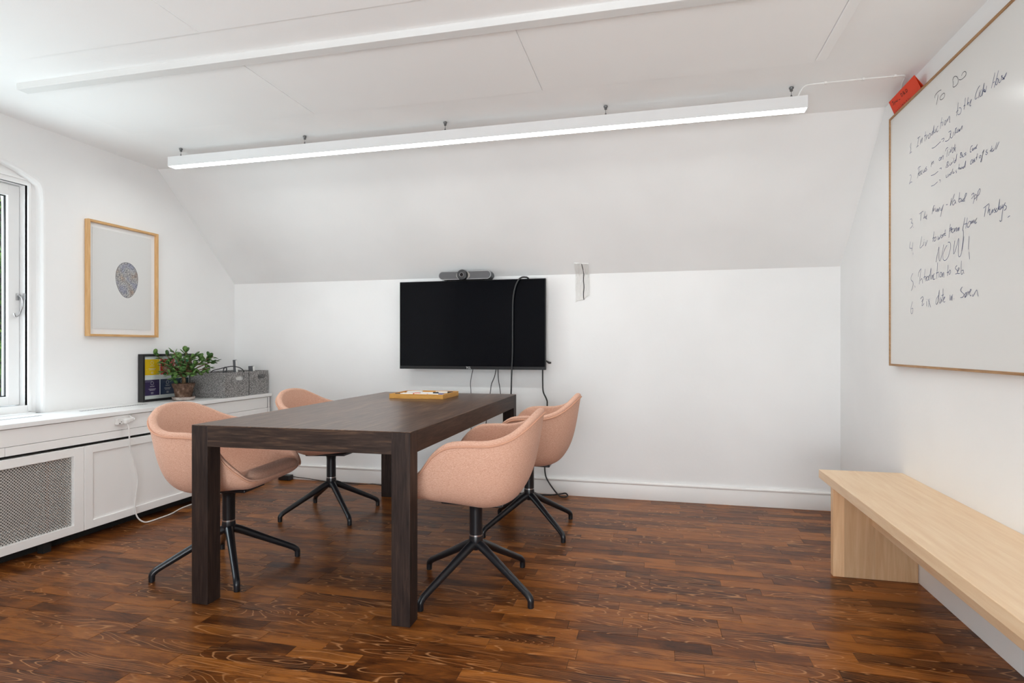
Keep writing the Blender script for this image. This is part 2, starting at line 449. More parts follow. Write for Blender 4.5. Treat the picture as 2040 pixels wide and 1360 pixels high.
def seen_area(s):
    a, b_, c, d = s
    q = [proj(a, c, 0), proj(b_, c, 0), proj(b_, d, 0), proj(a, d, 0)]
    if any(p is None for p in q): return 0
    cx = sum(p[0] for p in q) / 4; cy = sum(p[1] for p in q) / 4
    if not (-20 < cx < 2060 and cy < 1375): return 0
    return abs(sum(q[i][0] * q[(i + 1) % 4][1] - q[(i + 1) % 4][0] * q[i][1] for i in range(4))) / 2
strips.sort(key=seen_area, reverse=True)
def strip_geo(s, vs, fs, cols, z):
    a, b_, c, d = s; g = 0.0004; k = 0.0005
    t = (rp.random(), rp.random(), rp.random(), 1.0); i = len(vs)
    vs += [(a + g, c + g, -0.012), (b_ - g, c + g, -0.012), (b_ - g, d - g, -0.012), (a + g, d - g, -0.012),
           (a + g, c + g, z - k), (b_ - g, c + g, z - k), (b_ - g, d - g, z - k), (a + g, d - g, z - k),
           (a + g + k, c + g + k, z), (b_ - g - k, c + g + k, z), (b_ - g - k, d - g - k, z), (a + g + k, d - g - k, z)]
    for r in (0, 4):
        for j in range(4): fs.append((i + r + j, i + r + (j + 1) % 4, i + r + 4 + (j + 1) % 4, i + r + 4 + j))
    fs.append((i + 8, i + 9, i + 10, i + 11)); cols += [t] * 12
def strip_obj(name, vs, fs, cols):
    me = bpy.data.meshes.new(name); me.from_pydata(vs, [], fs); me.materials.append(M['floor'])
    ca = me.color_attributes.new('rnd', 'FLOAT_COLOR', 'POINT')
    for i, c in enumerate(cols): ca.data[i].color = c
    o = bpy.data.objects.new(name, me); C.objects.link(o); o.parent = floor
    return o
for s in strips[:300]:
    vs, fs, cols = [], [], []
    strip_geo(s, vs, fs, cols, -rp.uniform(0, 0.0004)); strip_obj('floor_strip', vs, fs, cols)
vs, fs, cols = [], [], []
for s in strips[300:]: strip_geo(s, vs, fs, cols, -rp.uniform(0, 0.0004))
strip_obj('small_floor_strips', vs, fs, cols)['kind'] = 'stuff'

# side-wall outline in (Y, Z)
prof = [(YR, -0.1), (YB, -0.1), (YB, ZK), (YS, ZC), (YR, ZC)]
def arch(inset=0.0, n=1):
    """left window opening, (Y,Z) counter-clockwise from the bottom corner nearest the camera"""
    h = [(2.655, 0.69), (2.657, 1.2), (2.656, 1.90), (2.650, 1.975), (2.638, 2.002), (2.612, 2.018), (2.571, 2.034), (2.517, 2.052), (2.465, 2.066), (2.415, 2.077), (2.30, 2.098), (2.15, 2.115), (1.953, 2.122)]
    mirror = [(2 * 1.953 - a, b) for a, b in h[-2::-1]]
    pts = h + mirror
    if inset:
        cy, cz = 1.953, 1.40
        o = []
        for i, (a, b) in enumerate(pts):
            da = -inset * (1 if a > cy else -1) if abs(a - cy) > 0.6 else 0
            db = -inset if b > 1.97 else 0
            o.append((a + da, b + db))
        pts = o
    return pts
wl = MB()
wl.plate(prof, [arch()], lambda u, v: (XL, u, v), (0, 0, 0))
loops = [(XL, 0.0), (XL - 0.003, 0.009), (XL - 0.012, 0.017), (XL - 0.03, 0.021), (XL - 0.30, 0.021)]
for (xa, ia), (xb, ib) in zip(loops, loops[1:]):
    A, B = arch(ia), arch(ib); n = len(A)
    wl.add([(xa, p[0], p[1]) for p in A] + [(xb, p[0], p[1]) for p in B], [(i, i + 1, n + i + 1, n + i) for i in range(n - 1)], True)
# outer skin of the wall, so that no light passes
wl.plate([(YR - T, -0.3), (YB + T, -0.3), (YB + T, ZK + 0.2), (YS + 0.2, ZC + T), (YR - T, ZC + T)], [arch(0.021)], lambda u, v: (XL - 0.30, u, v), (0, 0, 0))
o = wl.build('wall_left', M['wall'], autosmooth=60); o['kind'] = 'structure'
wr = MB(); wr.plate(prof, [], lambda u, v: (XR, u, v), (T, 0, 0)); o = wr.build('wall_right', M['wall']); o['kind'] = 'structure'
wb = MB(); wb.box(XL - T, XR + T, YB, YB + T, -0.1, ZK); o = wb.build('wall_back', M['wall']); o['kind'] = 'structure'
ws = MB()
ws.add([(XL - T, YB, ZK), (XR + T, YB, ZK), (XR + T, YS, ZC), (XL - T, YS, ZC), (XL - T, YB + T, ZK), (XR + T, YB + T, ZK), (XR + T, YS, ZC + T + 0.05), (XL - T, YS, ZC + T + 0.05)],
       [(0, 1, 2, 3), (4, 5, 6, 7), (0, 1, 5, 4), (0, 3, 7, 4), (1, 2, 6, 5), (2, 3, 7, 6)])
o = ws.build('wall_slope', M['wall']); o['kind'] = 'structure'
# rear wall behind the camera; its unseen window is added to admit fill light
wq = MB(); rw = [(-1.30, 0.20), (1.00, 0.20), (1.00, 2.10), (-1.30, 2.10)]
wq.plate([(XL - T, -0.1), (XR + T, -0.1), (XR + T, ZC + T), (XL - T, ZC + T)], [rw], lambda u, v: (u, YR, v), (0, -0.12, 0))
o = wq.build('wall_rear', M['wall']); o['kind'] = 'structure'
w2 = structure('added_rear_window', (-0.15, YR - 0.05, 0.20))
f = MB(w2.location)
f.box(-1.30, 1.00, YR - 0.08, YR - 0.03, 0.20, 0.26); f.box(-1.30, 1.00, YR - 0.08, YR - 0.03, 2.04, 2.10)
for x in (-1.30, -0.56, 0.20, 0.94): f.box(x, x + 0.06, YR - 0.08, YR - 0.03, 0.26, 2.04)
f.build('window_frame', M['white'], w2)

# ceiling and its panels
cl = MB(); cl.box(XL - T, XR + T, YR - T, YS + 0.002, ZC, ZC + T)
ceiling = cl.build('ceiling', M['ceil']); ceiling['kind'] = 'structure'
def cpanel(x0, x1, y0, y1, z=ZC - 0.006):
    p = MB(); p.box(x0 + 0.002, x1 - 0.002, y0 + 0.002, y1 - 0.002, z, ZC + 0.001, bev=0.0008)
    return p.build('ceiling_panel', M['panel'], ceiling)
xs = [-2.97, -1.768, -0.534, 0.672]
for i in range(3): cpanel(xs[i], xs[i + 1], 2.215, 2.822)
for yy0, yy1 in ((1.385, 1.98), (0.785, 1.383), (0.185, 0.783)):
    cuts = [XL + 0.03, -2.97, -1.755, -0.53, 0.672]
    for a, b_ in zip(cuts, cuts[1:]): cpanel(a, b_, yy0, yy1)
p = MB(); p.box(-2.94, 0.672, 2.160, 2.212, ZC - 0.030, ZC + 0.001, bev=0.002); p.build('ceiling_batten', M['shaded_batten'], ceiling)
p = MB(); p.box(0.672, 0.715, 0.10, 2.80, ZC - 0.010, ZC + 0.001, bev=0.003); p.build('ceiling_edge_strip', M['panel'], ceiling)

# baseboards
bb = MB((-0.6, YB, 0))
bb.box(-2.98, XR, YB - 0.014, YB, 0.0, 0.104, bev=0.002)
bb.tube([(-2.98, YB - 0.010, 0.113), (XR, YB - 0.010, 0.113)], 0.011, n=10, smooth_path=False)
o = bb.build('baseboard_back', M['trim']); o['kind'] = 'structure'
bb = MB((XR, 1.5, 0)); bb.box(XR - 0.012, XR, YR, YB - 0.02, 0.0, 0.10, bev=0.002)
o = bb.build('baseboard_right', M['trim']); o['kind'] = 'structure'

# ================================================================ LEFT WINDOW
win = structure('window_1', (XL - 0.05, 1.953, 0.69))
L = win.location
XP = XL - 0.042
f = MB(L)
inner = [(2.590, 0.735), (2.590, 1.972), (1.316, 1.972), (1.316, 0.735)]
f.plate(arch(0.020), [inner], lambda u, v: (XP, u, v), (-0.02, 0, 0))
f.build('casing', M['white'], win)
f = MB(L)   # moulded edge of the casing head and side
f.box(XP, XP + 0.008, 1.29, 2.632, 1.998, 2.010, bev=0.002); f.box(XP, XP + 0.007, 2.590, 2.606, 0.70, 1.985, bev=0.002); f.box(XP, XP + 0.007, 1.300, 1.316, 0.70, 1.985, bev=0.002)
f.build('casing_moulding', M['white'], win)
f = MB(L)   # jamb lining
for a, b_ in ((2.590, 2.605), (1.301, 1.316)): f.box(XP - 0.13, XP - 0.005, a, b_, 0.72, 1.985)
f.box(XP - 0.13, XP - 0.005, 1.301, 2.605, 1.972, 1.987); f.box(XP - 0.16, XP - 0.002, 1.301, 2.605, 0.705, 0.733)
f.build('window_frame', M['white'], win)
XS = XP - 0.055
def sash(y0, y1):
    z0, z1, w_ = 0.737, 1.968, 0.062
    s = MB(L); dk = MB(L)
    for (a, b_, c, d) in ((y0, y0 + w_, z0, z1), (y1 - w_, y1, z0, z1)): s.box(XS - 0.045, XS, a, b_, c, d, bev=0.004)
    for (c, d) in ((z0, z0 + w_ * .8), (z1 - w_, z1)): s.box(XS - 0.045, XS, y0 + w_ - .004, y1 - w_ + .004, c, d, bev=0.004)
    so_ = s.build('sash', M['white'], win)
    a, b_, c, d = y0 + w_, y1 - w_, z0 + w_ * .8, z1 - w_
    g = MB(L); g.box(XS - 0.030, XS - 0.026, a - 0.005, b_ + 0.005, c - 0.005, d + 0.005); g.build('pane', M['glass'], so_)
    k = MB(L); t = 0.006
    k.box(XS - 0.026, XS - 0.018, a, a + t, c, d); k.box(XS - 0.026, XS - 0.018, b_ - t, b_, c, d); k.box(XS - 0.026, XS - 0.018, a, b_, c, c + t); k.box(XS - 0.026, XS - 0.018, a, b_, d - t, d)
    k.build('glazing_seal', M['black'], so_)
    return so_
sash(1.955, 2.587); sash(1.319, 1.951)
h = MB(L)
h.box(XS - 0.002, XS + 0.006, 2.566, 2.582, 1.325, 1.365, bev=0.002)
h.tube([(XS + 0.01, 2.574, 1.352), (XS + 0.022, 2.580, 1.340), (XS + 0.024, 2.583, 1.30), (XS + 0.022, 2.572, 1.255), (XS + 0.018, 2.560, 1.235), (XS + 0.018, 2.548, 1.238), (XS + 0.018, 2.544, 1.252)], 0.0042, n=8)
h.box(XP - 0.03, XP - 0.012, 2.585, 2.5905, 1.33, 1.365)
h.build('window_catch', M['chrome'], win)

# ================================================================ RADIATOR CABINETS UNDER THE WINDOW
XF = -3.03
SZ = 0.69
sl = thing('sill_board', 'long white painted shelf board running under the window along the left wall', 'shelf', (XF - 0.18, 1.5, SZ - 0.024))
f = MB(sl.location); f.box(XL + 0.001, XF, YR + 0.01, YB - 0.018, SZ - 0.024, SZ, bev=0.003)
f.box(XP - 0.06, XL + 0.02, 1.318, 2.588, SZ - 0.01, SZ + 0.006, bev=0.002)
f.build('board', M['white'], sl)
vm = MB(sl.location)
for (a, b_, xx) in ((1.55, 2.52, XL + 0.14), (2.74, 3.20, XL + 0.14)):
    yy = a
    while yy < b_:
        vm.box(xx, xx + 0.022, yy, yy + 0.010, SZ - 0.004, SZ + 0.0004); yy += 0.018
vm.build('vent_slots', M['dark'], sl, kind='stuff')

fa = thing('fascia_board', 'white painted fascia boards just under the edge of the shelf board', 'fascia', (XF - 0.02, 1.5, 0.535))
XA = XF - 0.015
f = MB(fa.location); f.box(XA - 0.018, XA, YR + 0.01, YB - 0.03, 0.5785, SZ - 0.0275, bev=0.0015); f.build('board', M['trim'], fa)
for (a, b_) in ((YR + 0.01, 2.1825), (2.1855, YB - 0.03)):
    f = MB(fa.location); f.box(XA - 0.018, XA + 0.002, a, b_, 0.534, 0.5765, bev=0.0015); f.build('board', M['trim'], fa)
f = MB(fa.location); f.box(XA - 0.05, XA - 0.02, YR + 0.01, YB - 0.02, 0.5225, SZ - 0.025); f.build('backing_board', M['dark'], fa)
f = MB(fa.location)
for yy in (4.19,):
    f.box(XA - 0.016, XA + 0.0025, yy - 0.03, yy - 0.028, 0.535, SZ - 0.03)
f.build('joint_line', M['dark'], fa)

def frame_yz(mb, x0, x1, y0, y1, z0, z1, st, rt, rb, bev=0.002):
    mb.box(x0, x1, y0, y0 + st, z0, z1, bev=bev); mb.box(x0, x1, y1 - st, y1, z0, z1, bev=bev)
    mb.box(x0, x1, y0 + st - .001, y1 - st + .001, z1 - rt, z1, bev=bev); mb.box(x0, x1, y0 + st - .001, y1 - st + .001, z0, z0 + rb, bev=bev)
ra = thing('radiator_cover', 'white framed radiator cover with grey metal lattice beneath the window', 'radiator cover', (XF - 0.1, 1.75, 0.0))
Y0, Y1 = 0.95, 2.578
f = MB(ra.location); frame_yz(f, XF - 0.022, XF, Y0, Y1, 0.062, 0.520, 0.058, 0.044, 0.044); f.build('frame', M['trim'], ra)
# lattice
f = MB(ra.location); ya, yb, za, zb = Y0 + 0.055, Y1 - 0.055, 0.103, 0.480; pit = 0.0152; hw = 0.0022
k = ya - (zb - za)
def clip_bar(sgn, k):
    pts = []
    lo, hi = (k, k + (zb - za)) if sgn > 0 else (k + (zb - za), k)
    # line: y = lo at z=za, y = hi at z=zb
    def at(zz): return lo + (hi - lo) * (zz - za) / (zb - za)
    z_a, z_b = za, zb
    ylo, yhi = at(za), at(zb)
    sl_ = (yhi - ylo) / (zb - za)
    for lim in (ya, yb):
        zz = za + (lim - ylo) / sl_
        if lim == ya:
            if sl_ > 0: z_a = max(z_a, zz)
            else: z_b = min(z_b, zz)
        else:
            if sl_ > 0: z_b = min(z_b, zz)
            else: z_a = max(z_a, zz)
    if z_b - z_a < 0.004: return
    A = Vector((0, at(z_a), z_a)); B = Vector((0, at(z_b), z_b)); n = Vector((0, -(B - A).z, (B - A).y)).normalized() * hw
    x0, x1 = (XF - 0.020, XF - 0.0185) if sgn > 0 else (XF - 0.0185, XF - 0.017)
    q = [A + n, A - n, B - n, B + n]
    f.add([(x0, p.y, p.z) for p in q] + [(x1, p.y, p.z) for p in q], [(0, 1, 2, 3), (4, 5, 6, 7), (0, 1, 5, 4), (1, 2, 6, 5), (2, 3, 7, 6), (3, 0, 4, 7)])
while k < yb:
    clip_bar(1, k); clip_bar(-1, k); k += pit
f.build('lattice', M['mesh'], ra, kind='stuff')
f = MB(ra.location); yy = Y0 + 0.1
while yy < 2.40:
    f.box(XF - 0.19, XF - 0.11, yy, yy + 0.028, 0.15, 0.44, bev=0.006); yy += 0.033
f.box(XF - 0.17, XF - 0.13, Y0 + 0.1, 2.42, 0.16, 0.43)
f.build('radiator', M['radiator'], ra)
f = MB(ra.location); f.tube([(XF - 0.10, 2.455, 0.02), (XF - 0.10, 2.455, 0.50)], 0.010, smooth_path=False); f.build('pipe', M['copper'], ra)
f = MB(ra.location); f.box(XF - 0.06, XF - 0.024, Y1 - 0.05, Y1 - 0.03, 0.07, 0.50); f.box(XL + 0.03, XL + 0.04, Y0, Y1, 0.0, 0.5); f.build('inner_side', M['trim'], ra)
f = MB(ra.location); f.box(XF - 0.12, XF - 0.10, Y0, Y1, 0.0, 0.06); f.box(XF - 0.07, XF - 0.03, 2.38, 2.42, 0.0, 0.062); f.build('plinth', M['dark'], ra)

pc = thing('wall_cabinet', 'white low cabinet with recessed flat panel right of the lattice cover', 'cabinet', (XF - 0.1, 3.4, 0.0))
Y0, Y1 = 2.581, YB - 0.02
f = MB(pc.location); frame_yz(f, XF - 0.022, XF, Y0, Y1, 0.062, 0.520, 0.050, 0.042, 0.044); f.build('frame', M['trim'], pc)
f = MB(pc.location); f.box(XF - 0.020, XF - 0.010, Y0 + 0.048, Y1 - 0.048, 0.100, 0.482); f.build('recessed_panel', M['trim'], pc)
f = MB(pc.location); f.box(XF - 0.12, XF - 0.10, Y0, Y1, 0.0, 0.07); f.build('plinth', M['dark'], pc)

# ================================================================ TABLE
def TP(x, y):   # the table stands turned by a hair
    a = math.radians(-1.0); cx, cy = -1.40, 3.0
    return a, cx, cy
tb = thing('meeting_table', 'long dark stained wooden meeting table with square legs', 'table', (-1.402, 3.008, 0), math.radians(0.9))
hx, hy, th, lg = 0.483, 0.936, 0.74, 0.076
f = MB(); f.box(-hx, hx, -hy, hy, th - 0.003, th, bev=0.001); f.build('tabletop', M['wenge_top'], tb)
for sy in (-1, 1):
    f = MB(); ye = sy * hy; f.box(-hx + lg, hx - lg, ye, ye - sy * 0.03, th - 0.088, th - 0.0032, bev=0.001); f.build('apron', M['wenge_x'], tb)
for sx in (-1, 1):
    f = MB(); xe = sx * hx; f.box(xe, xe - sx * 0.03, -hy + lg, hy - lg, th - 0.088, th - 0.0032, bev=0.001); f.build('apron', M['wenge_y'], tb)
for sx in (-1, 1):
    for sy in (-1, 1):
        f = MB(); f.box(sx * hx, sx * (hx - lg), sy * hy, sy * (hy - lg), 0.0, th - 0.0032, bev=0.0015); f.build('leg', M['wenge_z'], tb)

# ================================================================ CHAIRS
RIM = [(0.268, 0.000, .482), (0.268, 0.10, .482), (0.262, 0.175, .484), (0.244, 0.228, .494), (0.213, 0.260, .528), (0.165, 0.278, .575), (0.115, 0.289, .640), (0.055, 0.293, .680),
       (-0.02, 0.293, .690), (-0.12, 0.286, .692), (-0.195, 0.262, .712), (-0.252, 0.212, .748), (-0.288, 0.130, .782), (-0.300, 0.045, .794), (-0.301, 0.0, .795)]
half, _ = crom(RIM, 3)
NF = len(half)
ring = half + [Vector((p.x, -p.y, p.z)) for p in half[-2:0:-1]]
NR = len(ring)
E_ = 0.46
def lerp(a, b, t): return a + (b - a) * t
def wfront(p):
    a = math.atan2(abs(p.y), p.x) / PI
    t = min(1, max(0, (0.30 - a) / 0.10)); return t * t * (3 - 2 * t)
def scale_for(p):
    a = math.atan2(abs(p.y), p.x) / PI          # 0 front .. 1 back
    if a < 0.35: return lerp(0.98, 0.90, a / 0.35)
    if a < 0.5: return lerp(0.90, 0.87, (a - .35) / .15)
    return lerp(0.87, 0.78, (a - .5) / .5)
def zbot(x): return 0.384 + 0.15 * max(0, x + 0.06)
def outer_pt(p, t):
    rho = math.sin(t * PI / 2) ** E_ if t > 0 else 0
    h = 1 - max(0.0, math.cos(t * PI / 2)) ** E_
    s = scale_for(p); s = lerp(s, 1, h)
    x, y = p.x * rho * s, p.y * rho * s
    zr = p.z - 0.013
    A = Vector((x, y, lerp(zbot(x), zr, h)))
    w_ = wfront(p)
    if w_ <= 0: return A
    tt = 1 - (1 - t) ** 1.5; x, y = p.x * tt, p.y * tt; t0 = 0.74
    k = 1 - math.sqrt(max(0, 1 - max(0, (tt - t0) / (1 - t0)) ** 2))
    return A.lerp(Vector((x, y, lerp(zbot(x), zr, k))), w_)
RW = 0.034
def inner_rim(p):
    d = Vector((p.x, p.y, 0)); l = d.length; rw = RW * (1 - 0.75 * wfront(p))
    return Vector((p.x * (l - rw) / l, p.y * (l - rw) / l, p.z))
def inner_pt(p, t):
    q = inner_rim(p)
    rho = math.sin(t * PI / 2) ** 0.6 if t > 0 else 0
    h = 1 - max(0.0, math.cos(t * PI / 2)) ** 0.6
    s = scale_for(p) * 0.99; s = lerp(s, 1, h)
    x, y = q.x * rho * s, q.y * rho * s
    zs = 0.452 - 0.004 * math.cos(min(1, abs(y) / .25) * PI / 2) + 0.012 * max(0, x) / .25
    A = Vector((x, y, lerp(min(zs, q.z - 0.014), q.z - 0.013, h)))
    w_ = wfront(p)
    if w_ <= 0: return A
    tt = 1 - (1 - t) ** 1.5; x, y = q.x * tt, q.y * tt
    zs = 0.458 + 0.052 * min(1, max(0, x) / .2) ** 1.5; t0 = 0.80
    z = zs - (zs - (q.z - 0.006)) * (1 - math.sqrt(max(0, 1 - max(0, (tt - t0) / (1 - t0)) ** 2)))
    return A.lerp(Vector((x, y, z)), w_)
def shell_mesh():
    vs = []; fs = []
    NO, NI, NA = 18, 16, 7
    prof_n = (NO) + NA + (NI)
    for i, p in enumerate(ring):
        col = []
        for j in range(1, NO + 1): col.append(outer_pt(p, j / NO))
        iq = inner_rim(p)
        for j in range(1, NA + 1):
            a = PI * j / (NA + 1)
            m_ = (1 - math.cos(a)) / 2
            b_ = Vector((lerp(p.x, iq.x, m_), lerp(p.y, iq.y, m_), p.z - 0.013 + (0.013 * math.sin(a)) * (1 - wfront(p)) + wfront(p) * 0.007 * m_))
            col.append(b_)
        for j in range(NI, 0, -1): col.append(inner_pt(p, j / NI))
        vs += col
    cn = NO + NA + NI
    for i in range(NR):
        k = (i + 1) % NR
        for j in range(cn - 1): fs.append((i * cn + j, k * cn + j, k * cn + j + 1, i * cn + j + 1))
    b0 = len(vs); vs.append(outer_pt(ring[0], 0)); vs.append(Vector((0, 0, inner_pt(ring[0], 0).z)))
    for i in range(NR):
        k = (i + 1) % NR
        fs.append((b0, k * cn, i * cn)); fs.append((b0 + 1, i * cn + cn - 1, k * cn + cn - 1))
    mb = MB(); mb.add(vs, fs, True); return mb
def make_chair(label):
    t = thing('armchair', label, 'chair', (0, 0, 0), 0, 'pink armchairs around the table')
    sh = shell_mesh().build('shell', M['fabric'], t, autosmooth=180)
    pts = []
    i0 = 7
    for p in ring[i0:NR - i0 + 1]:
        q = outer_pt(p, 1.0); n = Vector((p.x, p.y, 0)).normalized()
        pts.append(q + n * 0.0020 + Vector((0, 0, -0.008)))
    f = MB(); f.tube(pts, 0.0040, n=8, smooth_path=False); f.build('piping', M['piping'], sh)
    f = MB(); f.box(-0.12, 0.15, -0.085, 0.085, 0.3665, 0.381, bev=0.005, M=Matrix.Rotation(-0.035, 4, 'Y') @ Matrix.Translation((0, 0, 0.013))); f.build('seat_plate', M['powder'], t)
    f = MB(); f.lathe([(0.036, 0.378), (0.030, 0.362), (0.0285, 0.345), (0.0285, 0.236)], (0, 0, 0), 28); f.build('column', M['powder'], t)
    f = MB(); f.lathe([(0.0295, 0.236), (0.0295, 0.230)], (0, 0, 0), 28); f.build('collar_ring', M['chrome'], t)
    f = MB(); f.lathe([(0.029, 0.2295), (0.031, 0.215), (0.030, 0.19), (0.022, 0.170), (0.010, 0.164)], (0, 0, 0), 28); f.build('hub', M['powder'], t)
    for k in range(4):
        a = PI / 4 + k * PI / 2; c, s = math.cos(a), math.sin(a)
        f = MB()
        path = [(0.006, .196), (0.05, .180), (0.16, .122), (0.275, .062), (0.302, .046), (0.3145, .032), (0.316, .018), (0.316, 0.004)]
        f.tube([(r * c, r * s, z) for r, z in path], [.022, .0195, .0165, .0145, .0145, .0140, .0135, .0135], n=14, sub=4)
        lg_ = f.build('leg', M['powder'], t)
        f = MB(); f.lathe([(0.0125, 0.0), (0.013, 0.005)], (0.316 * c, 0.316 * s, 0), 14); f.build('foot_glide', M['black'], lg_)
    return t
def rotate_base(t, da):
    """swivel chair: seat shell turned on its base by -da"""
    for ch in t.children:
        if ch.name.split('.')[0] in ('leg', 'hub'): ch.rotation_euler = (0, 0, da)
def copy_tree(o, parent=None):
    c = o.copy(); C.objects.link(c)
    if parent: c.parent = parent
    for ch in list(o.children): copy_tree(ch, c)
    return c
R_ = math.radians
# position, direction the seat faces, direction of the feet, label
chairs = [((-1.995, 2.436), 6, 0, 'pink armchair on the left side of the table, nearest the camera, seat cushion in view'),
          ((-2.020, 3.400), 2, 5, 'pink armchair at the far left of the table, mostly hidden, back peeking over the top'),
          ((-0.775, 2.505), 184, 17, 'pink armchair on the right side of the table, nearest the camera, seen from its side'),
          ((-0.725, 3.400), 182, 3, 'pink armchair at the far right of the table, partly behind the nearer right one')]
proto = make_chair(chairs[0][3])
for i, ((x, y), face, base, lab) in enumerate(chairs):
    t = proto if i == 0 else copy_tree(proto)
    t['label'] = lab
    t.location = (x, y, 0); t.rotation_euler = (0, 0, R_(face))
    rotate_base(t, R_(base - face))

# ================================================================ BENCH
be = thing('wall_bench', 'pale maple bench with thick top and solid panel leg along the right wall', 'bench', (0.97, 2.0, 0))
f = MB(be.location); f.box(0.788, XR - 0.001, 0.55, 3.225, 0.412, 0.453, bev=0.002); f.build('bench_top', M['maple_y'], be)
for yy in (3.012, 0.75):
    f = MB(be.location); f.box(0.797, XR - 0.014, yy, yy + 0.040, 0.0, 0.4118, bev=0.002); f.build('leg', M['maple_z'], be)
f = MB(be.location); f.box(0.957, 0.982, 0.791, 3.0115, 0.246, 0.4118, bev=0.0015); f.build('support_rail', M['maple_y'], be)
# ================================================================ LINEAR LAMP
def linear_lamp(name, label, loc, rz, x0, x1, mat, mounts, z0=2.193, z1=2.252):
    t = thing(name, label, 'lamp', loc, rz)
    hw_ = 0.033
    f = MB()
    f.box(x0, x1, -hw_, -hw_ + 0.003, z0, z1, bev=0.0008); f.box(x0, x1, hw_ - 0.003, hw_, z0, z1, bev=0.0008)
    f.box(x0, x1, -hw_ + .002, hw_ - .002, z1 - 0.004, z1); f.box(x0, x0 + 0.003, -hw_ + .002, hw_ - .002, z0, z1); f.box(x1 - 0.003, x1, -hw_ + .002, hw_ - .002, z0, z1)
    f.build('housing', M['lamp'], t)
    f = MB(); f.box(x0 + 0.0035, x1 - 0.0035, -hw_ + 0.0035, hw_ - 0.0035, z0 + 0.002, z0 + 0.008); f.build('diffuser', mat, t)
    for xm in mounts:
        f = MB(); f.lathe([(0.007, ZC), (0.011, ZC - 0.003), (0.0105, ZC - 0.008), (0.007, ZC - 0.012), (0.007, ZC - 0.020), (0.003, ZC - 0.022)][::-1], (xm, 0, 0), 14)
        f.tube([(xm, 0, ZC - 0.02), (xm, 0, z1 + 0.018)], 0.0012, n=6, smooth_path=False)
        f.lathe([(0.0045, z1), (0.0048, z1 + 0.014), (0.002, z1 + 0.02)], (xm, 0, 0), 12)
        f.build('ceiling_mount', M['mount'], t)
    return t
lp = linear_lamp('linear_pendant_lamp', 'long white linear lamp glowing white, hung close under the ceiling', (-1.135, 3.092, 0), R_(-0.62), -1.832, 1.832, M['led'], (-1.763, -0.882, 0.0, 0.882, 1.766))
lb = linear_lamp('linear_pendant_lamp', 'shorter linear lamp added unseen near the rear wall as fill light', (-1.1, 0.30, 0), 0, -1.6, 1.6, M['added_fill_led'], (-1.5, 0.0, 1.5))  # unseen lamp added behind the camera to brighten the room
cb = thing('lamp_cable', 'thin white cable clipped across the ceiling from lamp end to whiteboard corner', 'cable', (0.9, 3.055, ZC))
f = MB(cb.location)
zz = ZC - 0.0035
f.tube([(0.655, 3.07, 2.252), (0.663, 3.07, 2.268), (0.676, 3.066, 2.292), (0.690, 3.060, zz - .004), (0.72, 3.056, zz), (0.93, 3.052, zz), (1.075, 3.055, zz), (1.10, 3.057, zz), (1.112, 3.068, zz), (1.118, 3.09, zz - .002), (1.125, 3.13, zz - .004), (1.146, 3.20, zz - .006), (1.155, 3.235, zz - 0.018)], 0.0035, n=8)
f.build('wire', M['white_cord'], cb)
for xm in (0.775, 0.935, 1.065):
    f = MB(cb.location); f.box(xm - 0.006, xm + 0.006, 3.044, 3.062, ZC - 0.010, ZC, bev=0.002); f.build('clip', M['white_cord'], cb)

# ================================================================ TELEVISION
YT = 4.115
tv = thing('television', 'black flat screen television mounted on the back wall under the sloping ceiling', 'television', (-1.318, YB, 0.9))
X0, X1, Z0, Z1 = -1.873, -0.759, 0.901, 1.551
f = MB(tv.location); f.box(X0, X1, YT + 0.002, YT + 0.030, Z0, Z1, bev=0.003); f.box(X0 + 0.12, X1 - 0.12, YT + 0.028, YT + 0.062, Z0 + 0.02, Z0 + 0.42, bev=0.01)
f.build('housing', M['bezel'], tv)
f = MB(tv.location); f.box(X0 + 0.005, X1 - 0.005, YT, YT + 0.003, Z0 + 0.022, Z1 - 0.005); f.build('screen', M['screen'], tv)
f = MB(tv.location); f.box(X0 + 0.002, X1 - 0.002, YT - 0.002, YT + 0.004, Z0, Z0 + 0.0215, bev=0.001); f.build('lower_bezel', M['bezel'], tv)
f = MB(tv.location); f.box(-1.45, -1.19, YT + 0.055, YB - 0.0015, 1.03, 1.28, bev=0.003); f.build('wall_bracket', M['black'], tv)
tx = bpy.data.curves.new('logo', 'FONT'); tx.body = 'TCL'; tx.size = 0.021; tx.extrude = 0.0004; tx.align_x = 'CENTER'
tx.materials.append(M['logo'])
tmp = bpy.data.objects.new('logo_text', tx); C.objects.link(tmp)
bpy.context.view_layer.update()
lme = bpy.data.meshes.new_from_object(tmp.evaluated_get(bpy.context.evaluated_depsgraph_get()))
bpy.data.objects.remove(tmp)
to = bpy.data.objects.new('logo', lme); C.objects.link(to); to.parent = tv; to['kind'] = 'stuff'
to.rotation_euler = (PI / 2, 0, 0); to.location = Vector((-1.330, YT - 0.0025, Z0 + 0.0045)) - tv.location

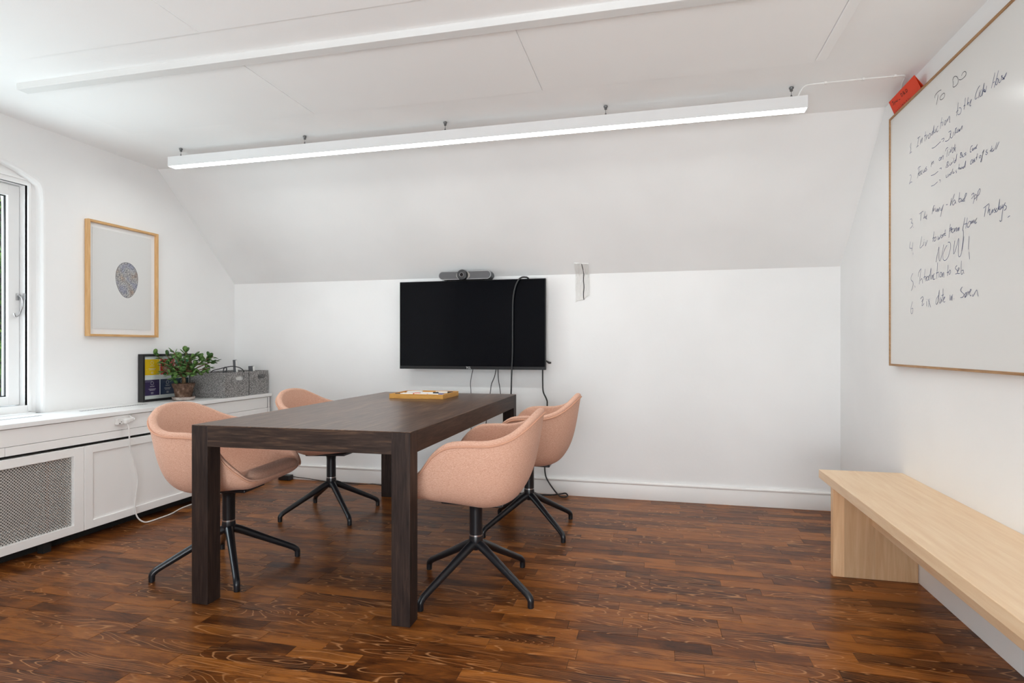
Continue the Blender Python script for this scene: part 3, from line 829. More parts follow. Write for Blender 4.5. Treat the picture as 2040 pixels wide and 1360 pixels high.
# conference camera bar on top of the television
vc = thing('conference_camera', 'grey pill shaped conference camera with round black lens on top of the television', 'camera', (-1.356, YT, Z1))
def pill(cx, cz, hl, r, n=14):
    o = []
    for k in range(n + 1): a = -PI / 2 + PI * k / n; o.append((cx + hl - r + r * math.cos(a), cz + r * math.sin(a)))
    for k in range(n + 1): a = PI / 2 + PI * k / n; o.append((cx - hl + r + r * math.cos(a), cz + r * math.sin(a)))
    return o
cz = Z1 + 0.0355; hl, hr = 0.200, 0.030
yf = YT - 0.018
f = MB(vc.location); f.plate(pill(-1.355, cz, hl, hr), [], lambda u, v: (u, yf + 0.003, v), (0, 0.085, 0)); f.build('case', M['slate'], vc)
f = MB(vc.location); f.plate(pill(-1.355, cz, hl, hr), [pill(-1.355, cz, hl - .0035, hr - .0035)], lambda u, v: (u, yf - 0.001, v), (0, 0.006, 0)); f.build('silver_rim', M['chrome'], vc)
f = MB(vc.location)
for sx in (-1, 1):
    xa = -1.355 + sx * 0.112
    f.plate(pill(xa, cz, 0.0845, hr - .004), [], lambda u, v: (u, yf, v), (0, 0.004, 0))
m_, nt_, b_ = newmat('speaker_cloth', srgb(96, 96, 98), 0.9)
f.build('speaker_cloth', m_, vc)
f = MB(vc.location); f.plate(pill(-1.366, cz, 0.052, hr - .004), [], lambda u, v: (u, yf - 0.0005, v), (0, 0.004, 0)); f.build('centre_panel', newmat('warm_silver', srgb(168, 164, 160), 0.4)[0], vc)
f = MB(vc.location); f.lathe([(0.030, -0.034), (0.036, -0.032), (0.0385, -0.024), (0.0385, 0.004)], (-1.366, yf, cz), 32, axis='Y')
ln_ = f.build('lens_barrel', M['black'], vc)
f = MB(vc.location); f.lathe([(0.0285, -0.0352), (0.0295, -0.0340)], (-1.366, yf, cz), 32, axis='Y'); f.build('lens_face', newmat('lens_grey', srgb(58, 58, 60), 0.3)[0], ln_)
f = MB(vc.location); f.lathe([(0.012, -0.0385), (0.0135, -0.037), (0.0135, -0.035)], (-1.366, yf, cz), 24, axis='Y'); f.build('lens_glass', newmat('lens_glass', srgb(18, 18, 22), 0.05)[0], ln_)
f = MB(vc.location); f.tube([(-1.366 + 0.0145 * math.cos(a), yf - 0.0368, cz + 0.0145 * math.sin(a)) for a in [k * PI / 8 for k in range(17)]], 0.0014, n=6, smooth_path=False); f.build('lens_ring', M['chrome'], ln_)
f = MB(vc.location); f.box(-1.50, -1.21, yf + 0.01, yf + 0.08, Z1 + 0.0002, Z1 + 0.012, bev=0.003); f.build('base_foot', M['black'], vc)

def cable(name, label, pts, r, mat, group=None, sub=5):
    c = MB(pts[0]); c.tube(pts, r, n=8, sub=sub)
    return tag(c.build(name, mat), label, 'cable', group)
cable('hanging_cable', 'thick black cable looped over the television top and hanging down across its screen',
      [(-0.885, 4.163, 1.50), (-0.888, 4.160, 1.545), (-0.896, 4.148, 1.5600), (-0.908, 4.125, 1.5625), (-0.930, 4.100, 1.558), (-0.955, 4.094, 1.535), (-0.978, 4.094, 1.48), (-0.992, 4.097, 1.39), (-0.995, 4.100, 1.246), (-0.996, 4.100, 1.031), (-1.002, 4.100, 0.888), (-1.007, 4.102, 0.734), (-1.02, 4.12, 0.55), (-1.05, 4.14, 0.30), (-1.10, 4.15, 0.10), (-1.16, 4.15, 0.012), (-1.25, 4.14, 0.006)], 0.0058, M['cord'])
cable('power_cable', 'black power cable dropping from the right end of the television, looping on the floor',
      [(-0.792, 4.175, 0.95), (-0.794, 4.188, 0.904), (-0.794, 4.19, 0.814), (-0.790, 4.19, 0.742), (-0.766, 4.19, 0.688), (-0.761, 4.19, 0.648), (-0.769, 4.19, 0.489), (-0.778, 4.19, 0.254), (-0.776, 4.185, 0.164), (-0.758, 4.18, 0.110), (-0.704, 4.165, 0.041), (-0.660, 4.14, 0.010), (-0.625, 4.14, 0.006), (-0.608, 4.155, 0.012), (-0.625, 4.17, 0.024), (-0.66, 4.17, 0.018), (-0.72, 4.165, 0.008), (-0.80, 4.16, 0.006), (-0.90, 4.16, 0.006), (-1.10, 4.17, 0.006)], 0.0052, M['cord'])
cable('thin_cable', 'thin grey cable hanging under the television brand mark',
      [(-1.322, 4.19, 0.96), (-1.324, 4.20, 0.899), (-1.336, 4.20, 0.843), (-1.343, 4.20, 0.787), (-1.339, 4.20, 0.72), (-1.335, 4.19, 0.45), (-1.33, 4.18, 0.01)], 0.0028, M['grey_cord'])
cable('thin_cable', 'left one of two thin dark cables fanning out below the television, kinked leftwards',
      [(-1.14, 4.19, 0.97), (-1.146, 4.20, 0.901), (-1.157, 4.20, 0.845), (-1.180, 4.20, 0.79), (-1.190, 4.20, 0.723), (-1.215, 4.20, 0.548), (-1.26, 4.18, 0.20), (-1.29, 4.18, 0.008)], 0.0030, M['cord'])
cable('thin_cable', 'right one of two thin dark cables fanning out below the television, running nearly straight',
      [(-1.128, 4.19, 0.97), (-1.131, 4.20, 0.901), (-1.127, 4.20, 0.827), (-1.115, 4.20, 0.754), (-1.108, 4.20, 0.698), (-1.082, 4.20, 0.552), (-1.09, 4.20, 0.477), (-1.13, 4.19, 0.15), (-1.16, 4.18, 0.008)], 0.0030, M['cord'])
pl = thing('loose_plug', 'small black cable plug sticking out past the lower right edge of the television', 'plug', (-0.75, 4.17, 0.95))
f = MB(pl.location); f.tube([(-0.80, 4.165, 1.00), (-0.775, 4.165, 0.975), (-0.757, 4.165, 0.960)], 0.0045, n=8); f.build('cord', M['cord'], pl)
f = MB(pl.location); f.tube([(-0.757, 4.165, 0.960), (-0.742, 4.165, 0.951), (-0.728, 4.165, 0.952)], [0.006, 0.0085, 0.006], n=10); f.build('plug_body', M['black'], pl)
cable('floor_cable', 'thin dark cable creeping along the foot of the back wall baseboard to the left',
      [(-2.90, 4.175, 0.035), (-2.86, 4.178, 0.034), (-2.80, 4.19, 0.022), (-2.72, 4.195, 0.016), (-2.63, 4.19, 0.010), (-2.55, 4.18, 0.006), (-2.40, 4.185, 0.004), (-2.30, 4.17, 0.004), (-2.2, 4.16, 0.004), (-2.12, 4.175, 0.008), (-2.04, 4.165, 0.004), (-1.9, 4.17, 0.004), (-1.6, 4.16, 0.004), (-1.3, 4.165, 0.004)], 0.0028, M['cord'])
ad = thing('power_adapter', 'small black box on the floor in the far left corner by the baseboard', 'adapter', (-2.885, 4.165, 0))
f = MB(ad.location); f.box(-2.935, -2.835, 4.145, 4.20, 0.001, 0.040, bev=0.004); f.build('case', M['black'], ad)
f = MB(ad.location); f.tube([(-2.836, 4.175, 0.025), (-2.826, 4.175, 0.025)], 0.006, smooth_path=False); f.build('strain_relief', M['cord'], ad)

# rough patch of plaster over the wall and the foot of the slope
pt = thing('plaster_patch', 'rough white plaster patch with a dark crack, right of the television at the wall top', 'patch', (-0.51, YB, 1.5))
nx, ny = 9, 16
dy_, dz_ = (YS - YB), (ZC - ZK)
prr = random.Random(4)
def patch_geo(x0f, x1f, u0, u1):
    vs = []; fs = []
    rows = [i / ny for i in range(ny + 1)]
    for side in (0, 1):
        for r in rows:
            for c in range(nx + 1):
                u = c / nx
                gu = u0 + (u1 - u0) * u; zt = 1.657 - 0.008 * gu; zb_ = 1.383 + 0.045 * gu + 0.004 * math.sin(gu * 9)
                z = zb_ + (zt - zb_) * r
                x = lerp(x0f(z), x1f(z), u)
                bump_ = 0.0020 + prr.random() * 0.0035 if side == 0 else 0
                if side == 1: bump_ = 0
                if z <= ZK: p = Vector((x, YB - bump_ - (0.004 if side == 0 else 0), z))
                else: 
                    yy = YB + dy_ * (z - ZK) / dz_
                    n_ = Vector((0, -dz_, dy_)).normalized(); n_ = Vector((0, -0.68, -0.73))
                    p = Vector((x, yy, z)) + n_ * (bump_ + (0.004 if side == 0 else 0))
                vs.append(p)
    W_ = nx + 1; H_ = ny + 1; o2 = W_ * H_
    for r in range(ny):
        for c in range(nx): fs.append((r * W_ + c, r * W_ + c + 1, (r + 1) * W_ + c + 1, (r + 1) * W_ + c))
    for r in range(ny):
        fs.append((r * W_, (r + 1) * W_, o2 + (r + 1) * W_, o2 + r * W_)); fs.append((r * W_ + nx, (r + 1) * W_ + nx, o2 + (r + 1) * W_ + nx, o2 + r * W_ + nx))
    for c in range(nx):
        fs.append((c, c + 1, o2 + c + 1, o2 + c)); q = ny * W_; fs.append((q + c, q + c + 1, o2 + q + c + 1, o2 + q + c))
    return vs, fs
crk = lambda z: -0.501 + 0.0015 * math.sin(z * 60) + 0.010 * max(0, (z - 1.585)) / .07 * -0.6
f = MB(pt.location)
f.add(*patch_geo(lambda z: -0.5595 + 0.0012 * math.sin(z * 45), lambda z: crk(z) - 0.0015, 0.0, 0.6))
f.add(*patch_geo(lambda z: crk(z) + 0.0022, lambda z: -0.4615 + 0.0015 * math.sin(z * 38 + 1), 0.6, 1.0))
f.build('plaster', M['plaster'], pt)
f = MB(pt.location)
zs = [1.400 + (1.645 - 1.400) * i / 14 for i in range(15)]
f.tube([(crk(z), (YB if z <= ZK else YB + dy_ * (z - ZK) / dz_) - 0.0085, z) for z in zs], 0.0030, n=6, smooth_path=False)
f.build('crack', M['dark'], pt)

# ================================================================ WHITEBOARD
XB = 1.132
wbd = thing('whiteboard', 'large white writing board with thin oak frame and handwritten to do list', 'whiteboard', (XR, 2.6, 0.97))
by0, by1, bz0, bz1 = 1.30, 3.309, 0.970, 2.197
f = MB(wbd.location); f.box(XB + 0.001, XR - 0.004, by0 + 0.004, by1 - 0.004, bz0 + 0.004, bz1 - 0.004); f.build('board_surface', M['board'], wbd)
fx0 = XB - 0.004; fw = 0.010
for (a, b_, c, d) in ((by0, by1, bz0, bz0 + fw), (by0, by1, bz1 - fw, bz1), (by0, by0 + fw, bz0 + fw, bz1 - fw), (by1 - fw, by1, bz0 + fw, bz1 - fw)):
    f = MB(wbd.location); f.box(fx0, XR - 0.001, a, b_, c, d, bev=0.001); f.build('frame_rail', M['oak_board'], wbd)
WRITING = {}
WRITING['heading'] = '27610 21120,27790 21160,28020 21160,28170 21120,28190 21020;27900 21050,27950 20900,28060 20690;27450 20910,27610 20900,27720 20850,27700 20760,27560 20710,27380 20730,27320 20810,27370 20890,27450 20910;26670 21090,26610 21170,26470 21170,26330 21090,26230 20950,26240 20840,26350 20780,26520 20780,26640 20840,26610 20960,26640 21060;25970 20960,25880 21030,25720 21020,25630 20920,25680 20840,25880 20820,26030 20840,26170 20910'
WRITING['item_one'] = '30550 19940,30650 19820,30580 19700,30660 19540;30740 19520,30480 19520;29890 19920,29600 19920;29760 19910,29890 19570;30000 19560,29760 19570;29510 19760,29610 19560;29570 19620,29380 19780,29420 19560;29060 19940,29150 19540;29190 19780,28960 19760;28960 19690,28990 19570;28980 19630,28910 19700,28830 19710;28690 19720,28800 19650,28790 19550,28660 19550,28590 19670,28690 19720;28370 19720,28490 19650,28490 19580,28390 19620,28260 19920,28350 19560;28230 19740,28250 19600,28150 19600,28090 19710,28110 19570;27890 19750,27980 19730,28020 19590,27970 19530,27890 19570;27560 19980,27700 19570;27670 19790,27520 19780;27460 19780,27520 19610;27450 19830,27430 19840;27300 19750,27340 19650,27300 19570,27210 19640,27230 19730,27300 19750;27100 19750,27130 19630;27120 19650,26930 19790,26910 19550,26860 19540;26210 20040,26270 19830,26350 19580;26390 19730,26210 19750;26170 19810,26050 19780,25990 19680,26050 19570,26190 19560,26250 19620;25680 20010,25740 19730,25790 19610;25820 19750,25680 19730;25480 19940,25550 19680;25540 19690,25440 19750,25420 19620;25360 19680,25240 19780,25330 19650,25350 19570,25260 19560;24650 20030,24810 19960,24940 19820,24980 19690,24930 19650,24810 19670;24690 19830,24740 19610;24670 19860,24690 19850;24550 19850,24650 19720,24630 19620,24530 19660,24360 19990,24500 19590;24420 19730,24300 19650,24340 19760,24400 19720;24200 19820,24280 19640,24380 19730;23680 20050,23900 19610;23460 20030,23630 19720,23730 19560;23790 19750,23690 19750;23520 19780,23590 19770,23630 19620,23540 19600,23490 19720,23520 19780;23440 19720,23430 19600,23340 19600,23250 19740;23220 19750,23290 19750,23130 19600,23200 19610;23260 19620,23130 19640,22980 19740,23060 19650,23130 19630,23100 19570;28470 19020,28250 18980,27970 19000,27670 19030;27600 19090,27380 19070,27410 19000,27490 18960;27000 19170,26810 19160,26840 19010,26950 18890,27120 18870,27280 18910;26860 19090,26840 18930,26740 18860,26630 18920,26590 19050;26440 19130,26510 18880;26450 19110,26330 19120;26370 19110,26430 18950,26330 18950;26210 19030,26310 18980,26270 18910,26150 18980,26170 18920;26110 18990,26130 18900,26010 18980,25910 19040,25960 18910'
WRITING['item_two'] = '30700 18490,30590 18500,30540 18400,30640 18230,30760 18120;30760 18120,30610 18160,30440 18130;29550 18580,29760 18590,29850 18530;29700 18570,29780 18310,29890 18150;29850 18320,29640 18330;29600 18380,29700 18310,29680 18200,29560 18250,29570 18360,29610 18380;29400 18360,29480 18340,29490 18230,29380 18200;29300 18360,29320 18250,29200 18240,29120 18350,29160 18210;28950 18390,29070 18350,28930 18260,29030 18220,29120 18240;28490 18430,28550 18250;28550 18480,28520 18480;28430 18430,28450 18320;28450 18370,28320 18430,28300 18310;27730 18410,27820 18350,27770 18280,27660 18320,27710 18410;27600 18390,27640 18260;27610 18330,27440 18390,27470 18230;27040 18590,27210 18580,27250 18500;27080 18510,27150 18240;26930 18390,27000 18240;26950 18480,26930 18490;26840 18440,26850 18320,26730 18500;26620 18450,26720 18350,26660 18250,26550 18350,26620 18450;26490 18540,26520 18290;26440 18410,26480 18230;26420 18460,26430 18480;28550 17880,28200 17850,27890 17880;27760 17950,27600 17930,27630 17870;27080 18030,27240 17820;27140 17990,27030 18020,27030 17940,27110 17910;27110 17900,27000 17840,27080 17820,27170 17820;26880 17910,26910 17840,26800 17830,26760 17900,26780 17820;26670 17910,26720 17840;26690 18040,26680 18050;26550 18020,26600 17850;26430 17900,26530 17870,26520 17810,26430 17860,26320 18110,26410 17830;26010 18060,26090 17870;26070 18040,25950 18030,26010 17970,25920 17910,26000 17860,26080 17880;25880 17970,25890 17850,25780 17840,25740 17940;25630 17940,25720 17920,25630 17850,25700 17840;25610 17890,25580 17890;25160 18040,25280 18020,25340 17890,25310 17840,25230 17840;25110 17930,25200 17900,25160 17850,25080 17900,25080 17840;24980 17920,25030 17890,24960 17840;24980 17860,24820 17970,24920 17880,24860 17830;28530 17430,28250 17410,27940 17460;27800 17490,27700 17470,27690 17420,27740 17380;27210 17540,27190 17420,27080 17440,27030 17530;26980 17460,27000 17400;26990 17420,26930 17490,26900 17430;26790 17520,26870 17480,26810 17430,26640 17620,26760 17450;26650 17470,26610 17510,26640 17430,26510 17440;26360 17490,26410 17450,26340 17400,26390 17370;26140 17660,26210 17450;26230 17510,26100 17500;26060 17490,26130 17450,26030 17440,26020 17480,26020 17420;25990 17400,25930 17480,25880 17400;25760 17460,25860 17430,25790 17400,25650 17630,25710 17380;25140 17510,25260 17520,25320 17420,25270 17380,25200 17410;25110 17470,25180 17460,25140 17390,25070 17430,25110 17470;25000 17500,25070 17480,24980 17410,25050 17400;24820 17640,24910 17430;24940 17510,24840 17510;24590 17500,24690 17490,24690 17430,24610 17430,24570 17480,24590 17500;24510 17540,24380 17630,24410 17590,24490 17430,24550 17270,24610 17280,24520 17390,24410 17590;24170 17570,24260 17520,24150 17450,24220 17400,24280 17450;23870 17600,23960 17410;24010 17460,23890 17460;23800 17500,23900 17460,23850 17390,23760 17430,23780 17380;23550 17610,23700 17410;23420 17590,23620 17390'
WRITING['item_three'] = '30670 16470,30510 16470,30480 16360,30550 16290,30380 16240,30410 16130,30670 16060;30320 16060,30280 16030;29700 16510,29290 16550;29490 16510,29570 16190;29100 16500,29260 16200;29230 16220,29090 16280,29100 16180;29060 16180,28920 16320,29020 16170,28920 16130;28210 16540,28320 16510,28450 16230;28320 16510,28340 16330,28160 16430;28070 16380,28130 16310,28050 16260,27930 16350,27970 16210;27870 16310,27880 16200,27770 16360,27740 16210;27640 16300,27630 16190,27420 16400;27420 16400,27590 16160,27690 15960;27200 16330,27070 16320;26760 16490,26870 16210;26860 16220,26660 16420,26520 16600;26520 16370,26670 16290,26620 16180,26460 16270,26510 16370;26460 16290,26400 16190;26110 16560,26190 16220;26190 16310,26040 16310,25990 16220,26110 16180,26190 16220;25940 16270,25990 16180,25860 16180,25830 16260;25800 16230,25900 16190,25810 16130;25780 16180,25590 16360,25680 16380,25780 16160,25710 16130;25240 16230,25100 16270,25060 16190,25170 16120,25250 16100;25030 16160,25050 16010,25120 15880;25030 16130,24920 16180,24890 16070,25030 16030;24760 16250,24840 16080,24890 15940;24790 16230,24670 16320,24630 16240,24750 16110,24840 16110;24670 16120,24650 16120'
WRITING['item_four'] = '30620 15450,30730 15190,30440 15110;30350 15370,30480 15000;30340 14900,30340 14800;29430 15470,29630 15000,29260 15090;29210 15200,29310 15050;29210 15280,29190 15300;29050 15160,29070 14980,28890 15210;28260 15460,28380 15040;28400 15200,28210 15210;28110 15210,28250 15150,28240 15050,28110 15080,28080 15190,28110 15210;27910 15210,27910 15040,27800 15140,27790 15050,27670 15230;27580 15190,27650 15130,27590 15070,27490 15150,27580 15190;27490 15190,27470 15100;27470 15140,27380 15210;27260 15350,27340 15120;27440 15200,27230 15190;27320 15130,27210 15110;26850 15490,26920 15190,26970 14970;26930 15300,26760 15340,26800 15280,26910 15210;26760 15290,26800 15140;26780 15230,26680 15290;26650 15270,26730 15200,26670 15110,26540 15180,26590 15280;26480 15260,26510 15130,26350 15260,26370 15100,26220 15230,26250 15090,26140 15230,26170 15090;25710 15510,25800 15290,25890 15040;25530 15460,25600 15250,25660 15080;25770 15260,25550 15250;25370 15300,25520 15210,25510 15090,25370 15120,25290 15240,25370 15300;25250 15280,25260 15170,25160 15280,25150 15170,25060 15280,25050 15150;25020 15180,24860 15300,24960 15220,24990 15130,24860 15160;24410 15560,24050 15640;24260 15560,24360 15240;24030 15610,24130 15310;24120 15360,24000 15430,24030 15260,23960 15240,23830 15390;23830 15390,23860 15260;23790 15370,23790 15270;23660 15390,23740 15350,23620 15290,23720 15240;23540 15370,23640 15310,23590 15240,23480 15330,23390 15640,23460 15290;23340 15400,23420 15340,23370 15270,23300 15350,23300 15270;23230 15410,23240 15290,23140 15390;23140 15390,23240 15130,23280 14900,23360 14870,23390 14920;23040 15430,23120 15380,22990 15290,23030 15210,23130 15190;22920 14910,22790 14940;28090 14150,27820 14750,27830 14340,27740 14150,27560 14380,27410 14770;27130 14700,27340 14550,27480 14340,27450 14180,27290 14110,27050 14200,26870 14470,26830 14660,26910 14780,27050 14790;26490 14770,26580 14470,26570 14260,26370 14490,26180 14810,26220 14290,26170 14100,26020 14140,25870 14480,25790 14800;25840 15050,25830 14880,25880 14560,25960 14280;25400 14750,25460 14260;25410 14160,25370 13880'
WRITING['item_five'] = '30360 13970,30550 13830,30550 13680,30330 13560,30360 13380,30550 13190;30170 13390,30110 13300;29800 13740,29750 13930,29510 14070;29510 14060,29610 13720,29700 13400;29610 13550,29430 13620,29360 13400;29110 14000,29210 13560;29260 13650,29050 13680;29020 13680,29060 13460;29050 13570,28920 13650;28890 13660,29000 13570,28910 13470,28770 13600,28890 13660;28680 13700,28800 13600,28730 13480,28540 13980,28610 13490;28480 13670,28520 13480,28360 13660,28370 13460;28220 13690,28320 13650,28320 13460,28160 13470;27940 14120,28030 13450;28070 13690,27820 13710;27820 13670,27830 13480;27680 13680,27750 13530,27640 13490,27570 13640,27680 13680;27520 13630,27530 13470,27410 13650,27400 13430;27040 13890,27080 13460;27140 13600,26960 13610;26880 13680,26970 13590,26920 13500,26820 13590,26880 13680;26310 13780,26460 13700,26310 13580,26280 13480,26450 13460;26280 13520,26140 13630,26220 13660,26280 13480,26100 13440;25980 13910,26000 13420,25850 13430,25830 13530,25960 13530;25790 13420,25760 13400'
WRITING['item_six'] = '30400 12690,30580 12400,30550 12160,30400 12180,30360 12380,30530 12360;29570 12740,29380 12820,29290 12750,29460 12600;29290 12750,29430 12430,29200 12520;28960 12590,28970 12380;29010 12670,28990 12680;28830 12670,28570 12310;28680 12680,28790 12330;27880 12750,28060 12600,28090 12440,27990 12400,27860 12610,27790 12970,27920 12450;27660 12650,27780 12530,27720 12410,27600 12590,27610 12430;27450 12990,27500 12450;27600 12720,27410 12740;27410 12540,27300 12640,27410 12600,27400 12440,27280 12460;26880 12690,26870 12460,26760 12650,26740 12450,26660 12690;26570 12510,26540 12490;25900 12910,26050 12800,25910 12690,25780 12610,25870 12520,26060 12510;25640 12670,25740 12580,25690 12490,25590 12570,25640 12670;25570 12690,25720 12470;25500 12710,25490 12560;25490 12630,25380 12700;25400 12620,25250 12730,25330 12740,25370 12570,25250 12510;25160 12560,25130 12480,24880 12690,24800 12520,24770 12450'
WRITING['card'] = '11173 32332 22529,11172 32185 22531,11193 32285 22488,11217 32218 22438,11237 32372 22396;11201 32145 22470,11260 32191 22348;11204 32140 22465,11215 32040 22442,11236 32110 22398;11211 31988 22450,11233 31964 22403,11230 31893 22410,11213 31915 22444,11211 31988 22450;11196 31785 22481,11239 31818 22392,11225 31927 22421;11242 31696 22385,11250 31541 22368;11174 31330 22523,11240 31320 22387;11174 31330 22523,11192 31168 22485,11226 31215 22416,11238 31315 22391;11180 31115 22511,11188 30985 22494,11236 31099 22394;11208 31077 22453,11213 30978 22442;11210 31027 22448,11250 31072 22366;11210 31027 22448,11250 30922 22365;11189 30798 22492,11246 30826 22372;11187 30787 22495,11202 30661 22463,11234 30693 22397,11246 30826 22372;11361 32376 22140,11384 32402 22091;11368 32234 22124,11382 32184 22095;11355 32035 22151,11383 32055 22093;11362 31896 22136,11377 31880 22104;11344 31727 22173,11385 31723 22089;11354 31598 22152,11389 31580 22079;11369 31516 22121,11375 31645 22109;11351 31416 22158,11386 31437 22085;11367 31338 22125,11388 31348 22080;11365 31190 22127,11367 31102 22122;11360 31157 22138,11383 31173 22091;11357 30961 22143,11387 30968 22082;11367 30877 22123,11394 30896 22067;11374 30767 22108,11401 30786 22052'

def ribbon(mb, pts, nrm, wd, lift):
    P, _ = crom(pts, 4) if len(pts) > 2 else ([Vector(p) for p in pts], None)
    nrm = Vector(nrm); vs = []; fs = []
    for i, p in enumerate(P):
        t = (P[min(i + 1, len(P) - 1)] - P[max(i - 1, 0)])
        if t.length < 1e-9: t = Vector((0, 1, 0))
        s_ = nrm.cross(t.normalized()).normalized() * wd / 2
        vs += [p + nrm * lift + s_, p + nrm * lift - s_]
    for i in range(len(P) - 1): fs.append((2 * i, 2 * i + 1, 2 * i + 3, 2 * i + 2))
    mb.add(vs, fs)
def parse(s): return [[tuple(int(v) * 1e-4 for v in q.split()) for q in st.split(',')] for st in s.split(';')]
for k in ('heading', 'item_one', 'item_two', 'item_three', 'item_four', 'item_five', 'item_six'):
    f = MB(wbd.location)
    for st in parse(WRITING[k]):
        ribbon(f, [(XB + 0.001, a, b_) for a, b_ in st], (-1, 0, 0), 0.0023, 0.0006)
    f.build('handwriting', M['inkdark'] if k in ('heading',) else M['ink'], wbd, kind='stuff')
rc = thing('red_card', 'bright red paper card with black handwriting propped on the whiteboard top corner', 'card', (1.13, 3.11, 2.20))
B0, B1, T0_, T1_ = Vector((1.1385, 3.269, 2.2055)), Vector((1.1385, 2.968, 2.2050)), Vector((1.1105, 3.258, 2.264)), Vector((1.1105, 2.962, 2.266))
nn = (B1 - B0).cross(T0_ - B0).normalized()
if nn.x > 0: nn = -nn
B0 -= (T0_ - B0).normalized() * 0.0085; B1 -= (T1_ - B1).normalized() * 0.0085
f = MB(rc.location); q = [B0, B1, T1_, T0_]
f.add([p for p in q] + [p - nn * 0.0006 for p in q], [(0, 1, 2, 3), (7, 6, 5, 4), (0, 1, 5, 4), (1, 2, 6, 5), (2, 3, 7, 6), (3, 0, 4, 7)]); f.build('card_front', M['redcard'], rc)
f = MB(rc.location); q = [T0_, T1_, Vector((1.157, T1_.y, 2.200)), Vector((1.157, T0_.y, 2.200))]
f.add([p for p in q] + [p + Vector((-.0004, 0, -.0004)) for p in q], [(0, 1, 2, 3), (7, 6, 5, 4), (0, 1, 5, 4), (1, 2, 6, 5), (2, 3, 7, 6), (3, 0, 4, 7)]); f.build('card_back', M['redcard'], rc)
f = MB(rc.location)
for st in parse(WRITING['card']): ribbon(f, st, tuple(nn), 0.0024, 0.0015)
f.build('handwriting', M['black_ink'], rc, kind='stuff')

# ================================================================ PICTURE ON THE LEFT WALL
pic = thing('framed_print', 'framed print of a grey speckled egg in a thin light oak frame', 'picture', (XL, 3.16, 1.13))
py0, py1, pz0, pz1 = 2.893, 3.417, 1.130, 1.849
xf = XL + 0.032
for nm, (a, b_, c, d), mt in (('frame_side', (py0, py0 + 0.014, pz0, pz1), 'oak_z'), ('frame_side', (py1 - 0.014, py1, pz0, pz1), 'oak_z'), ('frame_rail', (py0 + 0.014, py1 - 0.014, pz0, pz0 + 0.014), 'oak_y'), ('frame_rail', (py0 + 0.014, py1 - 0.014, pz1 - 0.014, pz1), 'oak_y')):
    f = MB(pic.location); f.box(XL + 0.002, xf, a, b_, c, d, bev=0.001); f.build(nm, M[mt], pic)
f = MB(pic.location); f.box(XL + 0.004, XL + 0.010, py0 + .01, py1 - .01, pz0 + .01, pz1 - .01); f.build('mount_board', newmat('mount_board', (0.80, 0.80, 0.80, 1), 0.8)[0], pic)
f = MB(pic.location); f.box(XL + 0.0105, XL + 0.012, py0 + .042, py1 - .042, pz0 + .048, pz1 - .042, bev=0.0005)
pr = f.build('print_sheet', newmat('print_sheet', (0.69, 0.69, 0.68, 1), 0.8)[0], pic)
ey, ez = 3.180, 1.503
eo = []
for k in range(48):
    a = 2 * PI * k / 48
    yy = math.cos(a); zz = math.sin(a)
    rr = 0.0835 * (1 + 0.12 * zz)
    eo.append((ey + rr * yy + 0.002, ez + 0.116 * zz))
f = MB((XL, ey, ez)); f.plate(eo, [], lambda u, v: (XL + 0.0124, u, v), (0, 0, 0))
eg = f.build('egg_print', M['egg'], pr); eg.location = Vector((XL, ey, ez)) - pic.location
f = MB((XL, ey, ez)); f.tube([(XL + 0.0126, a, b_) for a, b_ in eo + eo[:1]], 0.0011, n=4, smooth_path=False)
eg2 = f.build('egg_outline', newmat('egg_edge', srgb(96, 94, 98), 0.8)[0], pr); eg2.location = eg.location

# ================================================================ THINGS ON THE SHELF BOARD
pf = thing('framed_poster', 'black framed poster of coloured cards standing on the shelf board behind the plant', 'picture', (-3.37, 3.48, SZ))
a0, a1, c0, c1 = 3.275, 3.705, SZ + 0.001, SZ + 0.325
xb, xfr = XL + 0.004, XL + 0.045
f = MB(pf.location)
frame_yz(f, xb, xfr, a0, a1, c0, c1, 0.016, 0.016, 0.016, bev=0.001); f.box(xb, xb + 0.004, a0 + .01, a1 - .01, c0 + .01, c1 - .01); f.build('frame', M['black'], pf)
f = MB(pf.location); f.box(xfr - 0.012, xfr - 0.009, a0 + .014, a1 - .014, c0 + .014, c1 - .014); pp = f.build('poster_sheet', M['paper'], pf)
cols = [[srgb(238, 190, 0), srgb(206, 60, 52), srgb(60, 140, 96)], [srgb(52, 38, 82), srgb(46, 58, 84), srgb(38, 58, 62)]]
cw = (a1 - a0 - 0.036) / 3
textm = newmat('pale_print', srgb(220, 214, 214), 0.8)[0]
for r_i in range(2):
    for c_i in range(3):
        y0 = a0 + 0.018 + c_i * cw + 0.003; y1 = y0 + cw - 0.007
        zt = c1 - 0.036 - r_i * 0.140; zb_ = zt - 0.108
        f = MB(pf.location); f.box(xfr - 0.0092, xfr - 0.0084, y0, y1, zb_, zt)
        cdn = f.build('colour_card', newmat('card_%d%d' % (r_i, c_i), cols[r_i][c_i], 0.6)[0], pp)
        # pale line art and text lines printed on the card
        f = MB(pf.location); xx = xfr - 0.0083
        cy = (y0 + y1) / 2
        f.tube([(xx, cy + 0.012 * math.cos(k * PI / 6), zt - 0.024 + 0.012 * math.sin(k * PI / 6)) for k in range(13)], 0.0008, n=4, smooth_path=False)
        for (ww, zz) in ((0.036, 0.046), (0.060, 0.064), (0.044, 0.072), (0.020, 0.088), (0.020, 0.096)):
            f.box(xx, xx + 0.0003, cy - ww / 2, cy + ww / 2, zt - zz - 0.0012, zt - zz + 0.0012)
        g = f.build('printed_lines', textm, pp, kind='stuff')
f = MB(pf.location); f.box(xfr - 0.006, xfr - 0.004, a0 + .014, a1 - .014, c0 + .014, c1 - .014); f.build('glass', M['glass'], pf)

